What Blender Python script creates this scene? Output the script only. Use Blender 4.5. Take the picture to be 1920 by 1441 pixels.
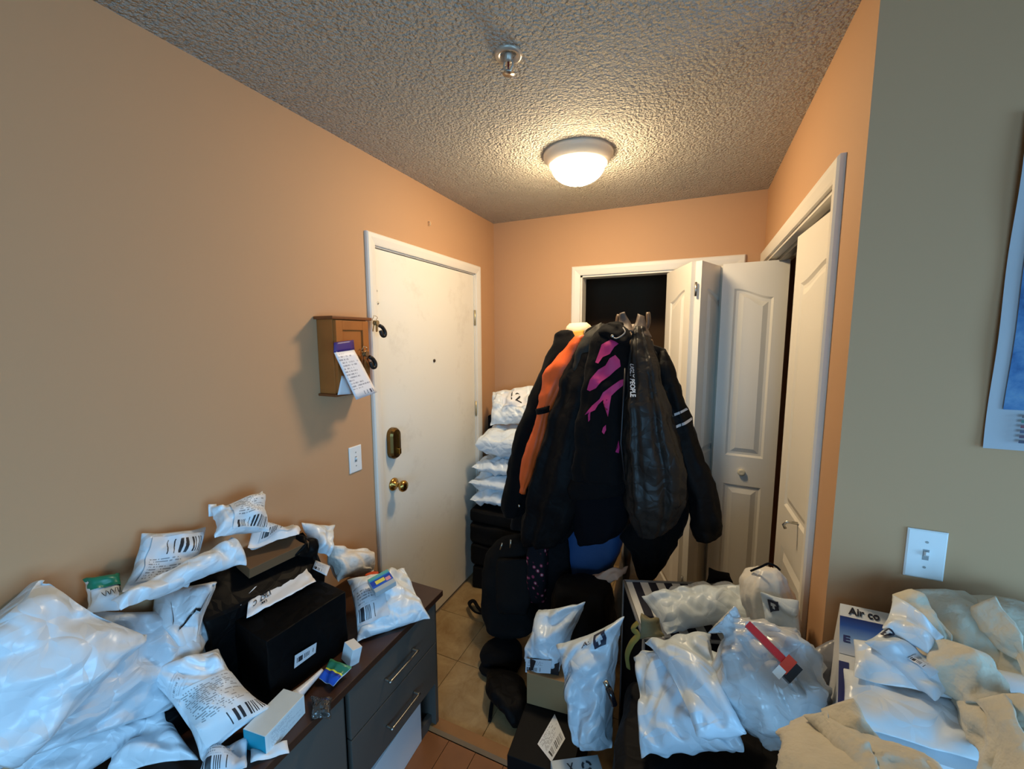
import bpy, bmesh, math, random
import numpy as np
from mathutils import Vector, Matrix

# ------------------------------------------------------------------ scene
for o in list(bpy.data.objects):
    bpy.data.objects.remove(o)
SC = bpy.context.scene
COL = SC.collection
CX, CY, CZ = 1.3448, -0.1713, 1.6427
PITCH, YAW, ROLL = -0.115, -0.4178, -0.0029

# camera
fw = Vector((math.sin(YAW) * math.cos(PITCH), math.cos(YAW) * math.cos(PITCH), math.sin(PITCH)))
rt = Vector((math.cos(YAW), -math.sin(YAW), 0))
up = rt.cross(fw)
r2 = rt * math.cos(ROLL) + up * math.sin(ROLL)
u2 = -rt * math.sin(ROLL) + up * math.cos(ROLL)
cam_data = bpy.data.cameras.new('camera')
cam_data.sensor_width = 36.0
cam_data.lens = 771.06 / 1920 * 36.0
cam_data.clip_start = 0.02
cam = bpy.data.objects.new('camera', cam_data)
COL.objects.link(cam)
cam.matrix_world = Matrix(((r2.x, u2.x, -fw.x, CX), (r2.y, u2.y, -fw.y, CY), (r2.z, u2.z, -fw.z, CZ), (0, 0, 0, 1)))
SC.camera = cam

# world: overcast daylight outside
world = bpy.data.worlds.new('overcast_sky')
SC.world = world
world.use_nodes = True
bg = world.node_tree.nodes['Background']
bg.inputs[0].default_value = (0.42, 0.68, 1.0, 1)
bg.inputs[1].default_value = 0.6

# daylight coming through the living-room balcony door, beside the photographer
wl = bpy.data.lights.new('window_daylight', 'AREA')
wl.shape = 'RECTANGLE'
wl.size, wl.size_y = 2.2, 1.9
wl.energy = 52
wl.color = (0.27, 0.62, 1.0)
wl.spread = math.radians(135)
wlo = bpy.data.objects.new('window_daylight', wl)
COL.objects.link(wlo)
wlo.location = (4.22, -0.75, 1.08)
wlo.rotation_euler = (math.radians(66), 0, math.radians(90))

# added fill light behind the photographer, set as if from a second window
wr_l = bpy.data.lights.new('rear_fill_daylight', 'AREA')
wr_l.shape = 'RECTANGLE'
wr_l.size, wr_l.size_y = 2.0, 1.5
wr_l.energy = 42
wr_l.color = (0.27, 0.62, 1.0)
wr_l.spread = math.radians(135)
wro = bpy.data.objects.new('rear_fill_daylight', wr_l)
COL.objects.link(wro)
wro.location = (1.9, -3.12, 1.30)
wro.rotation_euler = (math.radians(66), 0, 0)

LAMP_STRENGTH = 94.0
SC.view_settings.view_transform = 'Standard'
SC.view_settings.look = 'None'
SC.view_settings.gamma = 1.0
SC.view_settings.use_curve_mapping = False
SC.view_settings.exposure = 0.35
SC.cycles.use_light_tree = False
SC.cycles.max_bounces = 6
SC.cycles.diffuse_bounces = 3
SC.cycles.glossy_bounces = 2
SC.cycles.transmission_bounces = 4
SC.cycles.caustics_reflective = False
SC.cycles.caustics_refractive = False

# ------------------------------------------------------------------ helpers
RNG = np.random.default_rng(7)
W, B, H, KY = 1.6725, 2.544, 2.44, 1.027   # right wall x, back wall y, ceiling, grey wall y


def tag(o, label=None, cat=None, group=None, kind=None):
    if label: o['label'] = label
    if cat: o['category'] = cat
    if group: o['group'] = group
    if kind: o['kind'] = kind
    return o


def mesh_obj(name, verts, faces, mat, parent=None, smooth=False, uvs=None):
    me = bpy.data.meshes.new(name)
    me.from_pydata([tuple(map(float, v)) for v in verts], [], [tuple(int(i) for i in f) for f in faces])
    if uvs is not None:
        uvl = me.uv_layers.new(name='UVMap')
        for lp in me.loops:
            uvl.data[lp.index].uv = uvs[lp.vertex_index]
    me.materials.append(mat)
    if smooth:
        me.polygons.foreach_set('use_smooth', [True] * len(me.polygons))
    me.update()
    o = bpy.data.objects.new(name, me)
    COL.objects.link(o)
    if parent is not None:
        put_under(o, parent)
    return o


def put_under(o, parent):
    bpy.context.view_layer.update()
    o.parent = parent
    o.matrix_parent_inverse = parent.matrix_world.inverted()


def bm_obj(name, bm, mat, parent=None, smooth=False):
    me = bpy.data.meshes.new(name)
    bm.normal_update()
    bm.to_mesh(me)
    bm.free()
    me.materials.append(mat)
    if smooth:
        me.polygons.foreach_set('use_smooth', [True] * len(me.polygons))
    o = bpy.data.objects.new(name, me)
    COL.objects.link(o)
    if parent is not None:
        put_under(o, parent)
    return o


def empty(name, loc):
    o = bpy.data.objects.new(name, None)
    o.empty_display_size = 0.05
    COL.objects.link(o)
    o.location = loc
    return o


def box(name, xr, yr, zr, mat, parent=None, bevel=0.0, seg=2):
    bm = bmesh.new()
    bmesh.ops.create_cube(bm, size=1.0)
    for v in bm.verts:
        v.co = Vector((xr[0] + (v.co.x + .5) * (xr[1] - xr[0]), yr[0] + (v.co.y + .5) * (yr[1] - yr[0]), zr[0] + (v.co.z + .5) * (zr[1] - zr[0])))
    if bevel:
        bmesh.ops.bevel(bm, geom=bm.edges[:], offset=bevel, segments=seg, affect='EDGES', profile=0.7)
    return bm_obj(name, bm, mat, parent)


def obox(name, c, size, rot, mat, parent=None, bevel=0.0, noise=0.0, cuts=0, seed=0, smooth=False):
    """box of a given size at c with euler rotation; optional dents"""
    bm = bmesh.new()
    bmesh.ops.create_cube(bm, size=1.0)
    for v in bm.verts:
        v.co = Vector((v.co.x * size[0], v.co.y * size[1], v.co.z * size[2]))
    if bevel:
        bmesh.ops.bevel(bm, geom=bm.edges[:], offset=bevel, segments=3, affect='EDGES', profile=0.7)
    if cuts:
        bmesh.ops.subdivide_edges(bm, edges=bm.edges[:], cuts=cuts, use_grid_fill=True)
    M = Matrix.Translation(c) @ rot_m(rot)
    from mathutils import noise as nz
    for v in bm.verts:
        if noise:
            p = v.co * 14 + Vector((seed * 7.1, seed * 3.3, seed))
            v.co += Vector((nz.noise(p), nz.noise(p + Vector((9, 0, 0))), nz.noise(p + Vector((0, 9, 0))))) * noise
        v.co = M @ v.co
    return bm_obj(name, bm, mat, parent, smooth)


def rot_m(r):
    from mathutils import Euler
    return Euler([math.radians(a) for a in r], 'XYZ').to_matrix().to_4x4()


def tube(name, pts, radius, mat, parent=None, n=8, flat=1.0, closed=False):
    pts = [Vector(p) for p in pts]
    rad = radius if hasattr(radius, '__len__') else [radius] * len(pts)
    verts, faces = [], []
    prev = None
    m = len(pts)
    for i, p in enumerate(pts):
        if closed:
            t = (pts[(i + 1) % m] - pts[i - 1]).normalized()
        else:
            t = (pts[min(i + 1, m - 1)] - pts[max(i - 1, 0)]).normalized()
        ref = prev if prev is not None else (Vector((0, 0, 1)) if abs(t.z) < .9 else Vector((1, 0, 0)))
        a = (ref - t * ref.dot(t)).normalized()
        prev = a
        b = t.cross(a)
        for k in range(n):
            th = 2 * math.pi * k / n
            verts.append(p + a * math.cos(th) * rad[i] * flat + b * math.sin(th) * rad[i])
    for i in range(m if closed else m - 1):
        j = (i + 1) % m
        for k in range(n):
            faces.append((i * n + k, i * n + (k + 1) % n, j * n + (k + 1) % n, j * n + k))
    if not closed:
        faces.append(tuple(reversed(range(n))))
        faces.append(tuple((m - 1) * n + k for k in range(n)))
    return mesh_obj(name, verts, faces, mat, parent, smooth=True)


def lathe(name, prof, mat, parent=None, loc=(0, 0, 0), axis='z', n=32):
    verts, faces = [], []
    for r, z in prof:
        for k in range(n):
            th = 2 * math.pi * k / n
            a, b = r * math.cos(th), r * math.sin(th)
            if axis == 'z': v = (a, b, z)
            elif axis == 'x': v = (z, a, b)
            else: v = (a, z, b)
            verts.append((v[0] + loc[0], v[1] + loc[1], v[2] + loc[2]))
    m = len(prof)
    for i in range(m - 1):
        for k in range(n):
            f = (i * n + k, i * n + (k + 1) % n, (i + 1) * n + (k + 1) % n, (i + 1) * n + k)
            faces.append(f)
    o = mesh_obj(name, verts, faces, mat, parent, smooth=True)
    bm = bmesh.new(); bm.from_mesh(o.data)
    bmesh.ops.remove_doubles(bm, verts=bm.verts, dist=1e-5)
    bmesh.ops.recalc_face_normals(bm, faces=bm.faces)
    bm.to_mesh(o.data); bm.free()
    return o


def smoothpath(pts, per=6):
    """Catmull-Rom through points (any dimension)"""
    P = np.array(pts, float)
    P = np.vstack([2 * P[0] - P[1], P, 2 * P[-1] - P[-2]])
    out = []
    for i in range(1, len(P) - 2):
        for t in np.linspace(0, 1, per, endpoint=False):
            a, b, c, d = P[i - 1:i + 3]
            out.append(.5 * ((2 * b) + (-a + c) * t + (2 * a - 5 * b + 4 * c - d) * t * t + (-a + 3 * b - 3 * c + d) * t ** 3))
    out.append(P[-2])
    return np.array(out)


# ------------------------------------------------------------------ materials
MATS = {}


def mat(name, col, rough=.6, metal=0.0, bump=None, var=None, spec=.5, trans=0.0, coat=0.0, sheen=0.0, alpha=None, sss=0.0, crump=None):
    """procedural principled material; bump=(scale,strength,distance), var=(scale,amount)"""
    if name in MATS: return MATS[name]
    m = bpy.data.materials.new(name)
    m.use_nodes = True
    nt = m.node_tree
    p = nt.nodes['Principled BSDF']
    lin = [srgb(c) for c in col]
    p.inputs['Base Color'].default_value = (*lin, 1)
    p.inputs['Roughness'].default_value = rough
    p.inputs['Metallic'].default_value = metal
    p.inputs['Specular IOR Level'].default_value = spec
    p.inputs['Transmission Weight'].default_value = trans
    p.inputs['Coat Weight'].default_value = coat
    p.inputs['Sheen Weight'].default_value = sheen
    if alpha is not None: p.inputs['Alpha'].default_value = alpha
    tc = nt.nodes.new('ShaderNodeTexCoord')
    if var:
        n = nt.nodes.new('ShaderNodeTexNoise')
        n.inputs['Scale'].default_value = var[0]
        n.inputs['Detail'].default_value = 3
        nt.links.new(tc.outputs['Object'], n.inputs['Vector'])
        mx = nt.nodes.new('ShaderNodeMixRGB')
        mx.inputs[1].default_value = (*[c * (1 - var[1]) for c in lin], 1)
        mx.inputs[2].default_value = (*[min(1, c * (1 + var[1])) for c in lin], 1)
        nt.links.new(n.outputs['Fac'], mx.inputs[0])
        nt.links.new(mx.outputs[0], p.inputs['Base Color'])
    if bump:
        n = nt.nodes.new('ShaderNodeTexNoise')
        n.inputs['Scale'].default_value = bump[0]
        n.inputs['Detail'].default_value = 2
        nt.links.new(tc.outputs['Object'], n.inputs['Vector'])
        b = nt.nodes.new('ShaderNodeBump')
        b.inputs['Strength'].default_value = bump[1]
        b.inputs['Distance'].default_value = bump[2]
        nt.links.new(n.outputs['Fac'], b.inputs['Height'])
        nt.links.new(b.outputs[0], p.inputs['Normal'])
    if crump:
        nn = nt.nodes.new('ShaderNodeTexNoise'); nn.inputs['Scale'].default_value = crump[0] * .8; nn.inputs['Detail'].default_value = 1
        nt.links.new(tc.outputs['Object'], nn.inputs['Vector'])
        wv = nt.nodes.new('ShaderNodeVectorMath'); wv.operation = 'MULTIPLY_ADD'
        wv.inputs[1].default_value = (.09, .09, .09)
        nt.links.new(nn.outputs['Color'], wv.inputs[0]); nt.links.new(tc.outputs['Object'], wv.inputs[2])
        vo = nt.nodes.new('ShaderNodeTexVoronoi'); vo.inputs['Scale'].default_value = crump[0] * 1.15
        vo.feature = 'DISTANCE_TO_EDGE'
        nt.links.new(wv.outputs[0], vo.inputs['Vector'])
        b = nt.nodes.new('ShaderNodeBump'); b.inputs['Strength'].default_value = crump[1]; b.inputs['Distance'].default_value = crump[2]
        nt.links.new(vo.outputs['Distance'], b.inputs['Height'])
        last = b.outputs[0]
        nt.links.new(last, p.inputs['Normal'])
    MATS[name] = m
    return m


def srgb(c):
    c = c / 255.0
    return c / 12.92 if c <= .04045 else ((c + .055) / 1.055) ** 2.4


def N(nt, kind, **kw):
    n = nt.nodes.new(kind)
    for k, v in kw.items():
        if k == 'inp':
            for a, b in v.items(): n.inputs[a].default_value = b
        else: setattr(n, k, v)
    return n


def math_node(nt, op, a, b=None):
    n = N(nt, 'ShaderNodeMath', operation=op)
    for i, v in enumerate((a, b)):
        if v is None: continue
        if isinstance(v, (int, float)): n.inputs[i].default_value = v
        else: nt.links.new(v, n.inputs[i])
    return n.outputs[0]


def label_mat(name, bars=(.08, .34), bar_u=(.1, .9), lines=9, dens=70, text=(.42, .95), paper=(226, 230, 234), ink=(40, 42, 48), header=None):
    """shipping label: printed bar code band and rows of small type, on UV"""
    if name in MATS: return MATS[name]
    m = mat(name, paper, .45)
    nt = m.node_tree
    p = nt.nodes['Principled BSDF']
    tc = N(nt, 'ShaderNodeTexCoord')
    sp = N(nt, 'ShaderNodeSeparateXYZ')
    nt.links.new(tc.outputs['UV'], sp.inputs[0])
    u, v = sp.outputs[0], sp.outputs[1]

    def band(x, a, b):
        return math_node(nt, 'MULTIPLY', math_node(nt, 'GREATER_THAN', x, a), math_node(nt, 'LESS_THAN', x, b))
    # bars
    wn = N(nt, 'ShaderNodeTexWhiteNoise', noise_dimensions='1D')
    nt.links.new(math_node(nt, 'FLOOR', math_node(nt, 'MULTIPLY', u, dens)), wn.inputs['W'])
    bar = math_node(nt, 'MULTIPLY', math_node(nt, 'GREATER_THAN', wn.outputs[0], .5), math_node(nt, 'MULTIPLY', band(v, *bars), band(u, *bar_u)))
    # type rows
    row = math_node(nt, 'MULTIPLY', v, lines * 2.0)
    fr = math_node(nt, 'FRACT', row)
    wn2 = N(nt, 'ShaderNodeTexWhiteNoise', noise_dimensions='2D')
    cmb = N(nt, 'ShaderNodeCombineXYZ')
    nt.links.new(math_node(nt, 'FLOOR', math_node(nt, 'MULTIPLY', u, 46)), cmb.inputs[0])
    nt.links.new(math_node(nt, 'FLOOR', row), cmb.inputs[1])
    nt.links.new(cmb.outputs[0], wn2.inputs['Vector'])
    wn3 = N(nt, 'ShaderNodeTexWhiteNoise', noise_dimensions='1D')
    nt.links.new(math_node(nt, 'FLOOR', row), wn3.inputs['W'])
    ln = math_node(nt, 'MULTIPLY', math_node(nt, 'LESS_THAN', fr, .5), math_node(nt, 'GREATER_THAN', wn2.outputs[0], .42))
    ln = math_node(nt, 'MULTIPLY', ln, math_node(nt, 'LESS_THAN', math_node(nt, 'MULTIPLY', wn3.outputs[0], .6), math_node(nt, 'SUBTRACT', 1.0, u)))
    ln = math_node(nt, 'MULTIPLY', ln, math_node(nt, 'MULTIPLY', band(v, *text), band(u, .07, .93)))
    ink_f = math_node(nt, 'MAXIMUM', bar, math_node(nt, 'MULTIPLY', ln, .6))
    mx = N(nt, 'ShaderNodeMixRGB')
    mx.inputs[1].default_value = (*[srgb(c) for c in paper], 1)
    mx.inputs[2].default_value = (*[srgb(c) for c in ink], 1)
    nt.links.new(ink_f, mx.inputs[0])
    out = mx.outputs[0]
    if header:
        mh = N(nt, 'ShaderNodeMixRGB')
        mh.inputs[2].default_value = (*[srgb(c) for c in header[0]], 1)
        nt.links.new(out, mh.inputs[1])
        nt.links.new(band(v, header[1], header[2]), mh.inputs[0])
        out = mh.outputs[0]
    nt.links.new(out, p.inputs['Base Color'])
    return m


PAINT = mat('tan_wall_paint', (196, 152, 112), .75, var=(1.5, .03))
GREYP = PAINT
WHITE = mat('white_trim_paint', (236, 230, 218), .42, var=(6, .02))
DOORW = mat('white_door_paint', (238, 232, 220), .45, bump=(40, .05, .002), var=(3, .035))
BRASS = mat('polished_brass', (190, 150, 80), .22, 1.0)
OLDBRASS = mat('antique_brass', (120, 92, 52), .35, 1.0)
CHROME = mat('brushed_nickel', (190, 188, 180), .28, 1.0)
SWITCHW = mat('white_switch_plastic', (238, 240, 240), .35)
WALNUT = mat('dark_walnut_wood', (62, 38, 26), .4, bump=(30, .1, .002), var=(9, .35))
GREYCAB = mat('charcoal_cabinet_paint', (84, 81, 76), .5, var=(5, .06))
POLY = mat('white_poly_mailer', (228, 236, 243), .3, var=(6, .03), crump=(15, .42, .022))
POLY2 = mat('pale_grey_poly_mailer', (206, 214, 222), .32, var=(6, .04), crump=(17, .42, .022))
POLY3 = mat('bluish_poly_mailer', (208, 222, 234), .32, var=(6, .04), crump=(13, .42, .024))
BLACKP = mat('black_shrink_wrap', (9, 9, 10), .45, var=(8, .3), spec=.08, crump=(14, .3, .016))
BLACKF = mat('black_fabric', (13, 13, 15), .85, bump=(70, .25, .004), var=(9, .25), sheen=.02, spec=.1)
BLACKN = mat('black_nylon', (12, 12, 14), .62, var=(9, .2), spec=.12, crump=(16, .3, .015))
SATIN = mat('charcoal_satin', (32, 30, 29), .45, var=(4, .25), spec=.3, crump=(14, .4, .02))
NAVY = mat('navy_fabric', (9, 10, 16), .85, spec=.1)
ORANGE = mat('orange_nylon', (236, 96, 34), .55, bump=(30, .3, .006), var=(8, .12))
KRAFT = mat('brown_cardboard', (150, 116, 78), .8, bump=(60, .1, .002), var=(8, .08))
WHITECARD = mat('white_card', (226, 230, 234), .5, var=(8, .03))
PAPER = mat('white_paper', (236, 236, 238), .6, bump=(30, .3, .004))
BEIGEF = mat('oatmeal_fleece', (216, 208, 188), .92, bump=(70, .5, .008), var=(30, .08), sheen=.2, spec=.15)

# ------------------------------------------------------------------ the setting
# ceiling with stippled plaster
cm = mat('stippled_ceiling', (206, 200, 188), .9)
nt = cm.node_tree
tc = N(nt, 'ShaderNodeTexCoord')
vo = N(nt, 'ShaderNodeTexVoronoi', inp={'Scale': 95.0})
ns = N(nt, 'ShaderNodeTexNoise', inp={'Scale': 90.0, 'Detail': 2.0, 'Roughness': .7})
nt.links.new(tc.outputs['Object'], vo.inputs['Vector'])
nt.links.new(tc.outputs['Object'], ns.inputs['Vector'])
hsum = math_node(nt, 'ADD', math_node(nt, 'MULTIPLY', vo.outputs['Distance'], -.7), math_node(nt, 'MULTIPLY', ns.outputs['Fac'], 1.4))
bp = N(nt, 'ShaderNodeBump', inp={'Strength': 1.0, 'Distance': .017})
nt.links.new(hsum, bp.inputs['Height'])
nt.links.new(bp.outputs[0], nt.nodes['Principled BSDF'].inputs['Normal'])

XR, YB = 4.3, -3.2     # far extent of the living room behind and beside the camera
ceil = box('ceiling', (-.12, XR + .1), (YB - .1, B + .9), (H, H + .1), cm)
tag(ceil, 'off-white stippled plaster ceiling over the entry', 'ceiling', kind='structure')

# left wall with the entry-door opening
D0, D1, DZ = 1.322, 2.262, 2.055     # clear opening
wl_ = empty('wall_left', (0, 0, 0))
tag(wl_, 'beige painted left wall with the entry door', 'wall', kind='structure')
box('wall_panel', (-.12, 0), (YB, D0), (0, H), PAINT, wl_)
box('wall_panel', (-.12, 0), (D1, B + .7), (0, H), PAINT, wl_)
box('wall_panel', (-.12, 0), (D0, D1), (DZ, H), PAINT, wl_)

# back wall with the closet opening
C0, C1, CZT = 0.636, 1.524, 2.042
wb = empty('wall_back', (0, B, 0))
tag(wb, 'warm beige back wall with the coat closet opening', 'wall', kind='structure')
box('wall_panel', (0, C0), (B, B + .1), (0, H), PAINT, wb)
box('wall_panel', (C1, W + .9), (B, B + .1), (0, H), PAINT, wb)
box('wall_panel', (C0, C1), (B, B + .1), (CZT, H), PAINT, wb)
DARKW = mat('closet_interior_shade', (84, 62, 42), .9)  # closet shade put into the wall colour, darker than the room paint
cl = empty('wall_closet', (1.0, B + .6, 0))
tag(cl, 'dim interior of the back closet', 'wall', kind='structure')
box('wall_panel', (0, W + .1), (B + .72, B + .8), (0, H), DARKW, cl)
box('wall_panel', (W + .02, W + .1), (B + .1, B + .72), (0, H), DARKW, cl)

# right wall with the second closet
E0, E1, EZT = 1.228, 2.488, 2.046
wr = empty('wall_right', (W, 1.8, 0))
tag(wr, 'warm beige right wall with the bifold closet', 'wall', kind='structure')
box('wall_panel', (W, W + .11), (KY + .1, E0), (0, H), PAINT, wr)
box('wall_panel', (W, W + .11), (E1, B), (0, H), PAINT, wr)
box('wall_panel', (W, W + .11), (E0, E1), (EZT, H), PAINT, wr)
cl2 = empty('wall_closet_side', (2.3, 1.8, 0))
tag(cl2, 'dark interior of the side closet behind the bifold', 'wall', kind='structure')
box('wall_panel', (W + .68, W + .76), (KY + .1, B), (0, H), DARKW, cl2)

# grey wall facing the camera on the right
wg = box('wall_front', (W, XR), (KY, KY + .1), (0, H), GREYP)
tag(wg, 'dull grey-beige wall with the map and light switch', 'wall', kind='structure')
# rest of the living room
wn_ = empty('wall_rear', (2, YB, 0))
tag(wn_, 'plain living room wall behind the photographer', 'wall', kind='structure')
RX0, RX1, RZ0, RZ1 = .85, 2.95, .5, 2.1
box('wall_panel', (-.12, RX0), (YB - .1, YB), (0, H), PAINT, wn_)
box('wall_panel', (RX1, XR), (YB - .1, YB), (0, H), PAINT, wn_)
box('wall_panel', (RX0, RX1), (YB - .1, YB), (0, RZ0), PAINT, wn_)
box('wall_panel', (RX0, RX1), (YB - .1, YB), (RZ1, H), PAINT, wn_)
fill_win = empty('added_window_2', (1.9, YB, RZ0))  # assumed unseen window, added to go with the rear fill light
tag(fill_win, 'added white framed window for the fill light behind the photographer', 'window', kind='structure')
for xa, xb, za, zb in ((RX0, RX0 + .06, RZ0, RZ1), (RX1 - .06, RX1, RZ0, RZ1), (RX0, RX1, RZ0, RZ0 + .06), (RX0, RX1, RZ1 - .06, RZ1), (1.87, 1.93, RZ0, RZ1)):
    box('window_frame', (xa, xb), (YB - .08, YB - .02), (za, zb), WHITE, fill_win)
ws = empty('wall_side', (XR, -1, 0))
tag(ws, 'living room side wall with the balcony window', 'wall', kind='structure')
WY0, WY1, WZ0, WZ1 = -1.9, .4, .08, 2.1
box('wall_panel', (XR, XR + .1), (YB, WY0), (0, H), PAINT, ws)
box('wall_panel', (XR, XR + .1), (WY1, KY + .1), (0, H), PAINT, ws)
box('wall_panel', (XR, XR + .1), (WY0, WY1), (0, WZ0), PAINT, ws)
box('wall_panel', (XR, XR + .1), (WY0, WY1), (WZ1, H), PAINT, ws)
win = empty('window_1', (XR, -.45, WZ0))
tag(win, 'wide white framed balcony window out of view to the right', 'window', kind='structure')
for ya, yb, za, zb in ((WY0, WY0 + .06, WZ0, WZ1), (WY1 - .06, WY1, WZ0, WZ1), (WY0, WY1, WZ0, WZ0 + .06), (WY0, WY1, WZ1 - .06, WZ1), (-.78, -.72, WZ0, WZ1)):
    box('window_frame', (XR + .02, XR + .08), (ya, yb), (za, zb), WHITE, win)

# ---- floor: vinyl tiles in the entry, planks in the living room
FLOORB = mat('floor_grout', (134, 108, 74), .9)
fl = box('floor', (-.1, XR), (YB, B + .9), (-.08, -.008), FLOORB)
tag(fl, 'tan tiled entry floor meeting brown plank floor', 'floor', kind='structure')
TILE = mat('tan_vinyl_tile', (186, 156, 112), .45)
nt = TILE.node_tree
tc = N(nt, 'ShaderNodeTexCoord'); oi = N(nt, 'ShaderNodeObjectInfo')
ad = N(nt, 'ShaderNodeVectorMath', operation='ADD')
nt.links.new(tc.outputs['Object'], ad.inputs[0]); nt.links.new(oi.outputs['Location'], ad.inputs[1])
ns = N(nt, 'ShaderNodeTexNoise', inp={'Scale': 9.0, 'Detail': 9.0, 'Roughness': .7, 'Distortion': .5})
nt.links.new(ad.outputs[0], ns.inputs['Vector'])
rp = N(nt, 'ShaderNodeValToRGB')
rp.color_ramp.elements[0].position = .32; rp.color_ramp.elements[0].color = (srgb(140), srgb(110), srgb(70), 1)
rp.color_ramp.elements[1].position = .68; rp.color_ramp.elements[1].color = (srgb(176), srgb(152), srgb(112), 1)
nt.links.new(ns.outputs['Fac'], rp.inputs[0])
nt.links.new(rp.outputs[0], nt.nodes['Principled BSDF'].inputs['Base Color'])
TS = .305
bm = bmesh.new(); bmesh.ops.create_cube(bm, size=1)
for v in bm.verts: v.co = Vector((v.co.x * (TS - .002), v.co.y * (TS - .002), v.co.z * .008))
bmesh.ops.bevel(bm, geom=[e for e in bm.edges if e.verts[0].co.z > 0 and e.verts[1].co.z > 0], offset=.001, segments=1, affect='EDGES')
tile_me = bpy.data.meshes.new('tile'); bm.to_mesh(tile_me); bm.free(); tile_me.materials.append(TILE)
for i in range(6):
    for j in range(5):
        o = bpy.data.objects.new('tile', tile_me)
        COL.objects.link(o)
        o.location = (.03 + (i + .5) * TS - .03, 1.17 + (j + .5) * TS, -.004)
        o.rotation_euler = (0, 0, random.Random(i * 9 + j).choice([0, 1, 2, 3]) * math.pi / 2)
        put_under(o, fl)
PLANK = mat('reddish_oak_plank', (134, 84, 48), .4, bump=(25, .1, .002), var=(7, .3))
bm = bmesh.new(); bmesh.ops.create_cube(bm, size=1)
for v in bm.verts: v.co = Vector((v.co.x * .121, v.co.y * 2.15, v.co.z * .008))
plank_me = bpy.data.meshes.new('plank'); bm.to_mesh(plank_me); bm.free(); plank_me.materials.append(PLANK)
for i in range(34):
    for j in range(2):
        o = bpy.data.objects.new('plank', plank_me)
        COL.objects.link(o)
        o.location = (.061 + i * .1235, 1.10 - 1.075 - j * 2.153, -.004)
        put_under(o, fl)
OAK = mat('oak_threshold_wood', (150, 104, 60), .45, bump=(30, .1, .002), var=(12, .2))
bm = bmesh.new(); bmesh.ops.create_cube(bm, size=1)
for v in bm.verts: v.co = Vector((W / 2 + v.co.x * W, 1.138 + v.co.y * .066 * (.72 if v.co.z > 0 else 1), .006 + v.co.z * .014))
tr = bm_obj('trim_1', bm, OAK); tag(tr, 'oak threshold strip between tile and plank floor', 'threshold', kind='structure')

# ---- door casings
def casing(name, label, path, width, proud, mat_, out, mitre=True):
    """profiled casing along a 3-segment U: path = (a0,a1,ztop) inner; out=function(a,z,d)->xyz"""
    a0, a1, zt = path
    t = empty(name, out((a0 + a1) / 2, 0, 0))
    tag(t, label, 'door casing', kind='structure')
    prof = [(0, 0), (0, proud * .6), (width * .15, proud * .75), (width * .6, proud), (width * .9, proud), (width, proud * .7), (width, 0)]
    def strip(nm, p0, p1, d0, d1):
        vs, fs = [], []
        for (p, d) in ((p0, d0), (p1, d1)):
            for (w, h) in prof:
                vs.append(out(p[0] + d[0] * w, p[1] + d[1] * w, h))
        m = len(prof)
        for i in range(m - 1): fs.append((i, i + 1, m + i + 1, m + i))
        fs.append(tuple(range(m))); fs.append(tuple(reversed(range(m, 2 * m))))
        o = mesh_obj(nm, vs, fs, mat_, t)
        bmx = bmesh.new(); bmx.from_mesh(o.data); bmesh.ops.recalc_face_normals(bmx, faces=bmx.faces); bmx.to_mesh(o.data); bmx.free()
    strip('jamb_casing', (a0, 0), (a0, zt), (-1, 0), (-1, 1))
    strip('jamb_casing', (a1, 0), (a1, zt), (1, 0), (1, 1))
    strip('head_casing', (a0, zt), (a1, zt), (-1, 1), (1, 1))
    return t

casing('trim_2', 'white casing around the entry door', (D0, D1, DZ), .052, .018, WHITE, lambda a, z, d: (d, a, z))
casing('trim_3', 'white casing around the back closet opening', (C0, C1, CZT), .058, .018, WHITE, lambda a, z, d: (a, B - d, z))
casing('trim_4', 'white casing around the side closet opening', (E0, E1, EZT), .056, .018, WHITE, lambda a, z, d: (W - d, a, z))
# jamb liners
t5 = empty('trim_5', (W, E0, 0)); tag(t5, 'white jamb lining and bifold track of the side closet', 'door jamb', kind='structure')
box('jamb', (W + .001, W + .11), (E0 - .004, E0 + .012), (0, EZT), WHITE, t5)
box('jamb', (W + .001, W + .11), (E1 - .012, E1 + .004), (0, EZT), WHITE, t5)
box('head_jamb', (W + .001, W + .11), (E0, E1), (EZT - .012, EZT + .004), WHITE, t5)
box('track', (W + .035, W + .065), (E0 + .01, E1 - .01), (EZT - .032, EZT - .012), mat('grey_steel', (110, 108, 104), .4, .8), t5)
t6 = empty('trim_6', (C0, B, 0)); tag(t6, 'white jamb lining of the back closet', 'door jamb', kind='structure')
box('jamb', (C0 - .004, C0 + .012), (B + .001, B + .1), (0, CZT), WHITE, t6)
box('jamb', (C1 - .012, C1 + .004), (B + .001, B + .1), (0, CZT), WHITE, t6)
box('head_jamb', (C0, C1), (B + .001, B + .1), (CZT - .012, CZT + .004), WHITE, t6)
t7 = empty('trim_7', (0, D0, 0)); tag(t7, 'white jamb lining of the entry door', 'door jamb', kind='structure')
box('jamb', (-.11, -.001), (D0 - .004, D0 + .006), (0, DZ), WHITE, t7)
box('jamb', (-.11, -.001), (D1 - .006, D1 + .004), (0, DZ), WHITE, t7)
box('head_jamb', (-.11, -.001), (D0, D1), (DZ - .006, DZ + .004), WHITE, t7)

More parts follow.
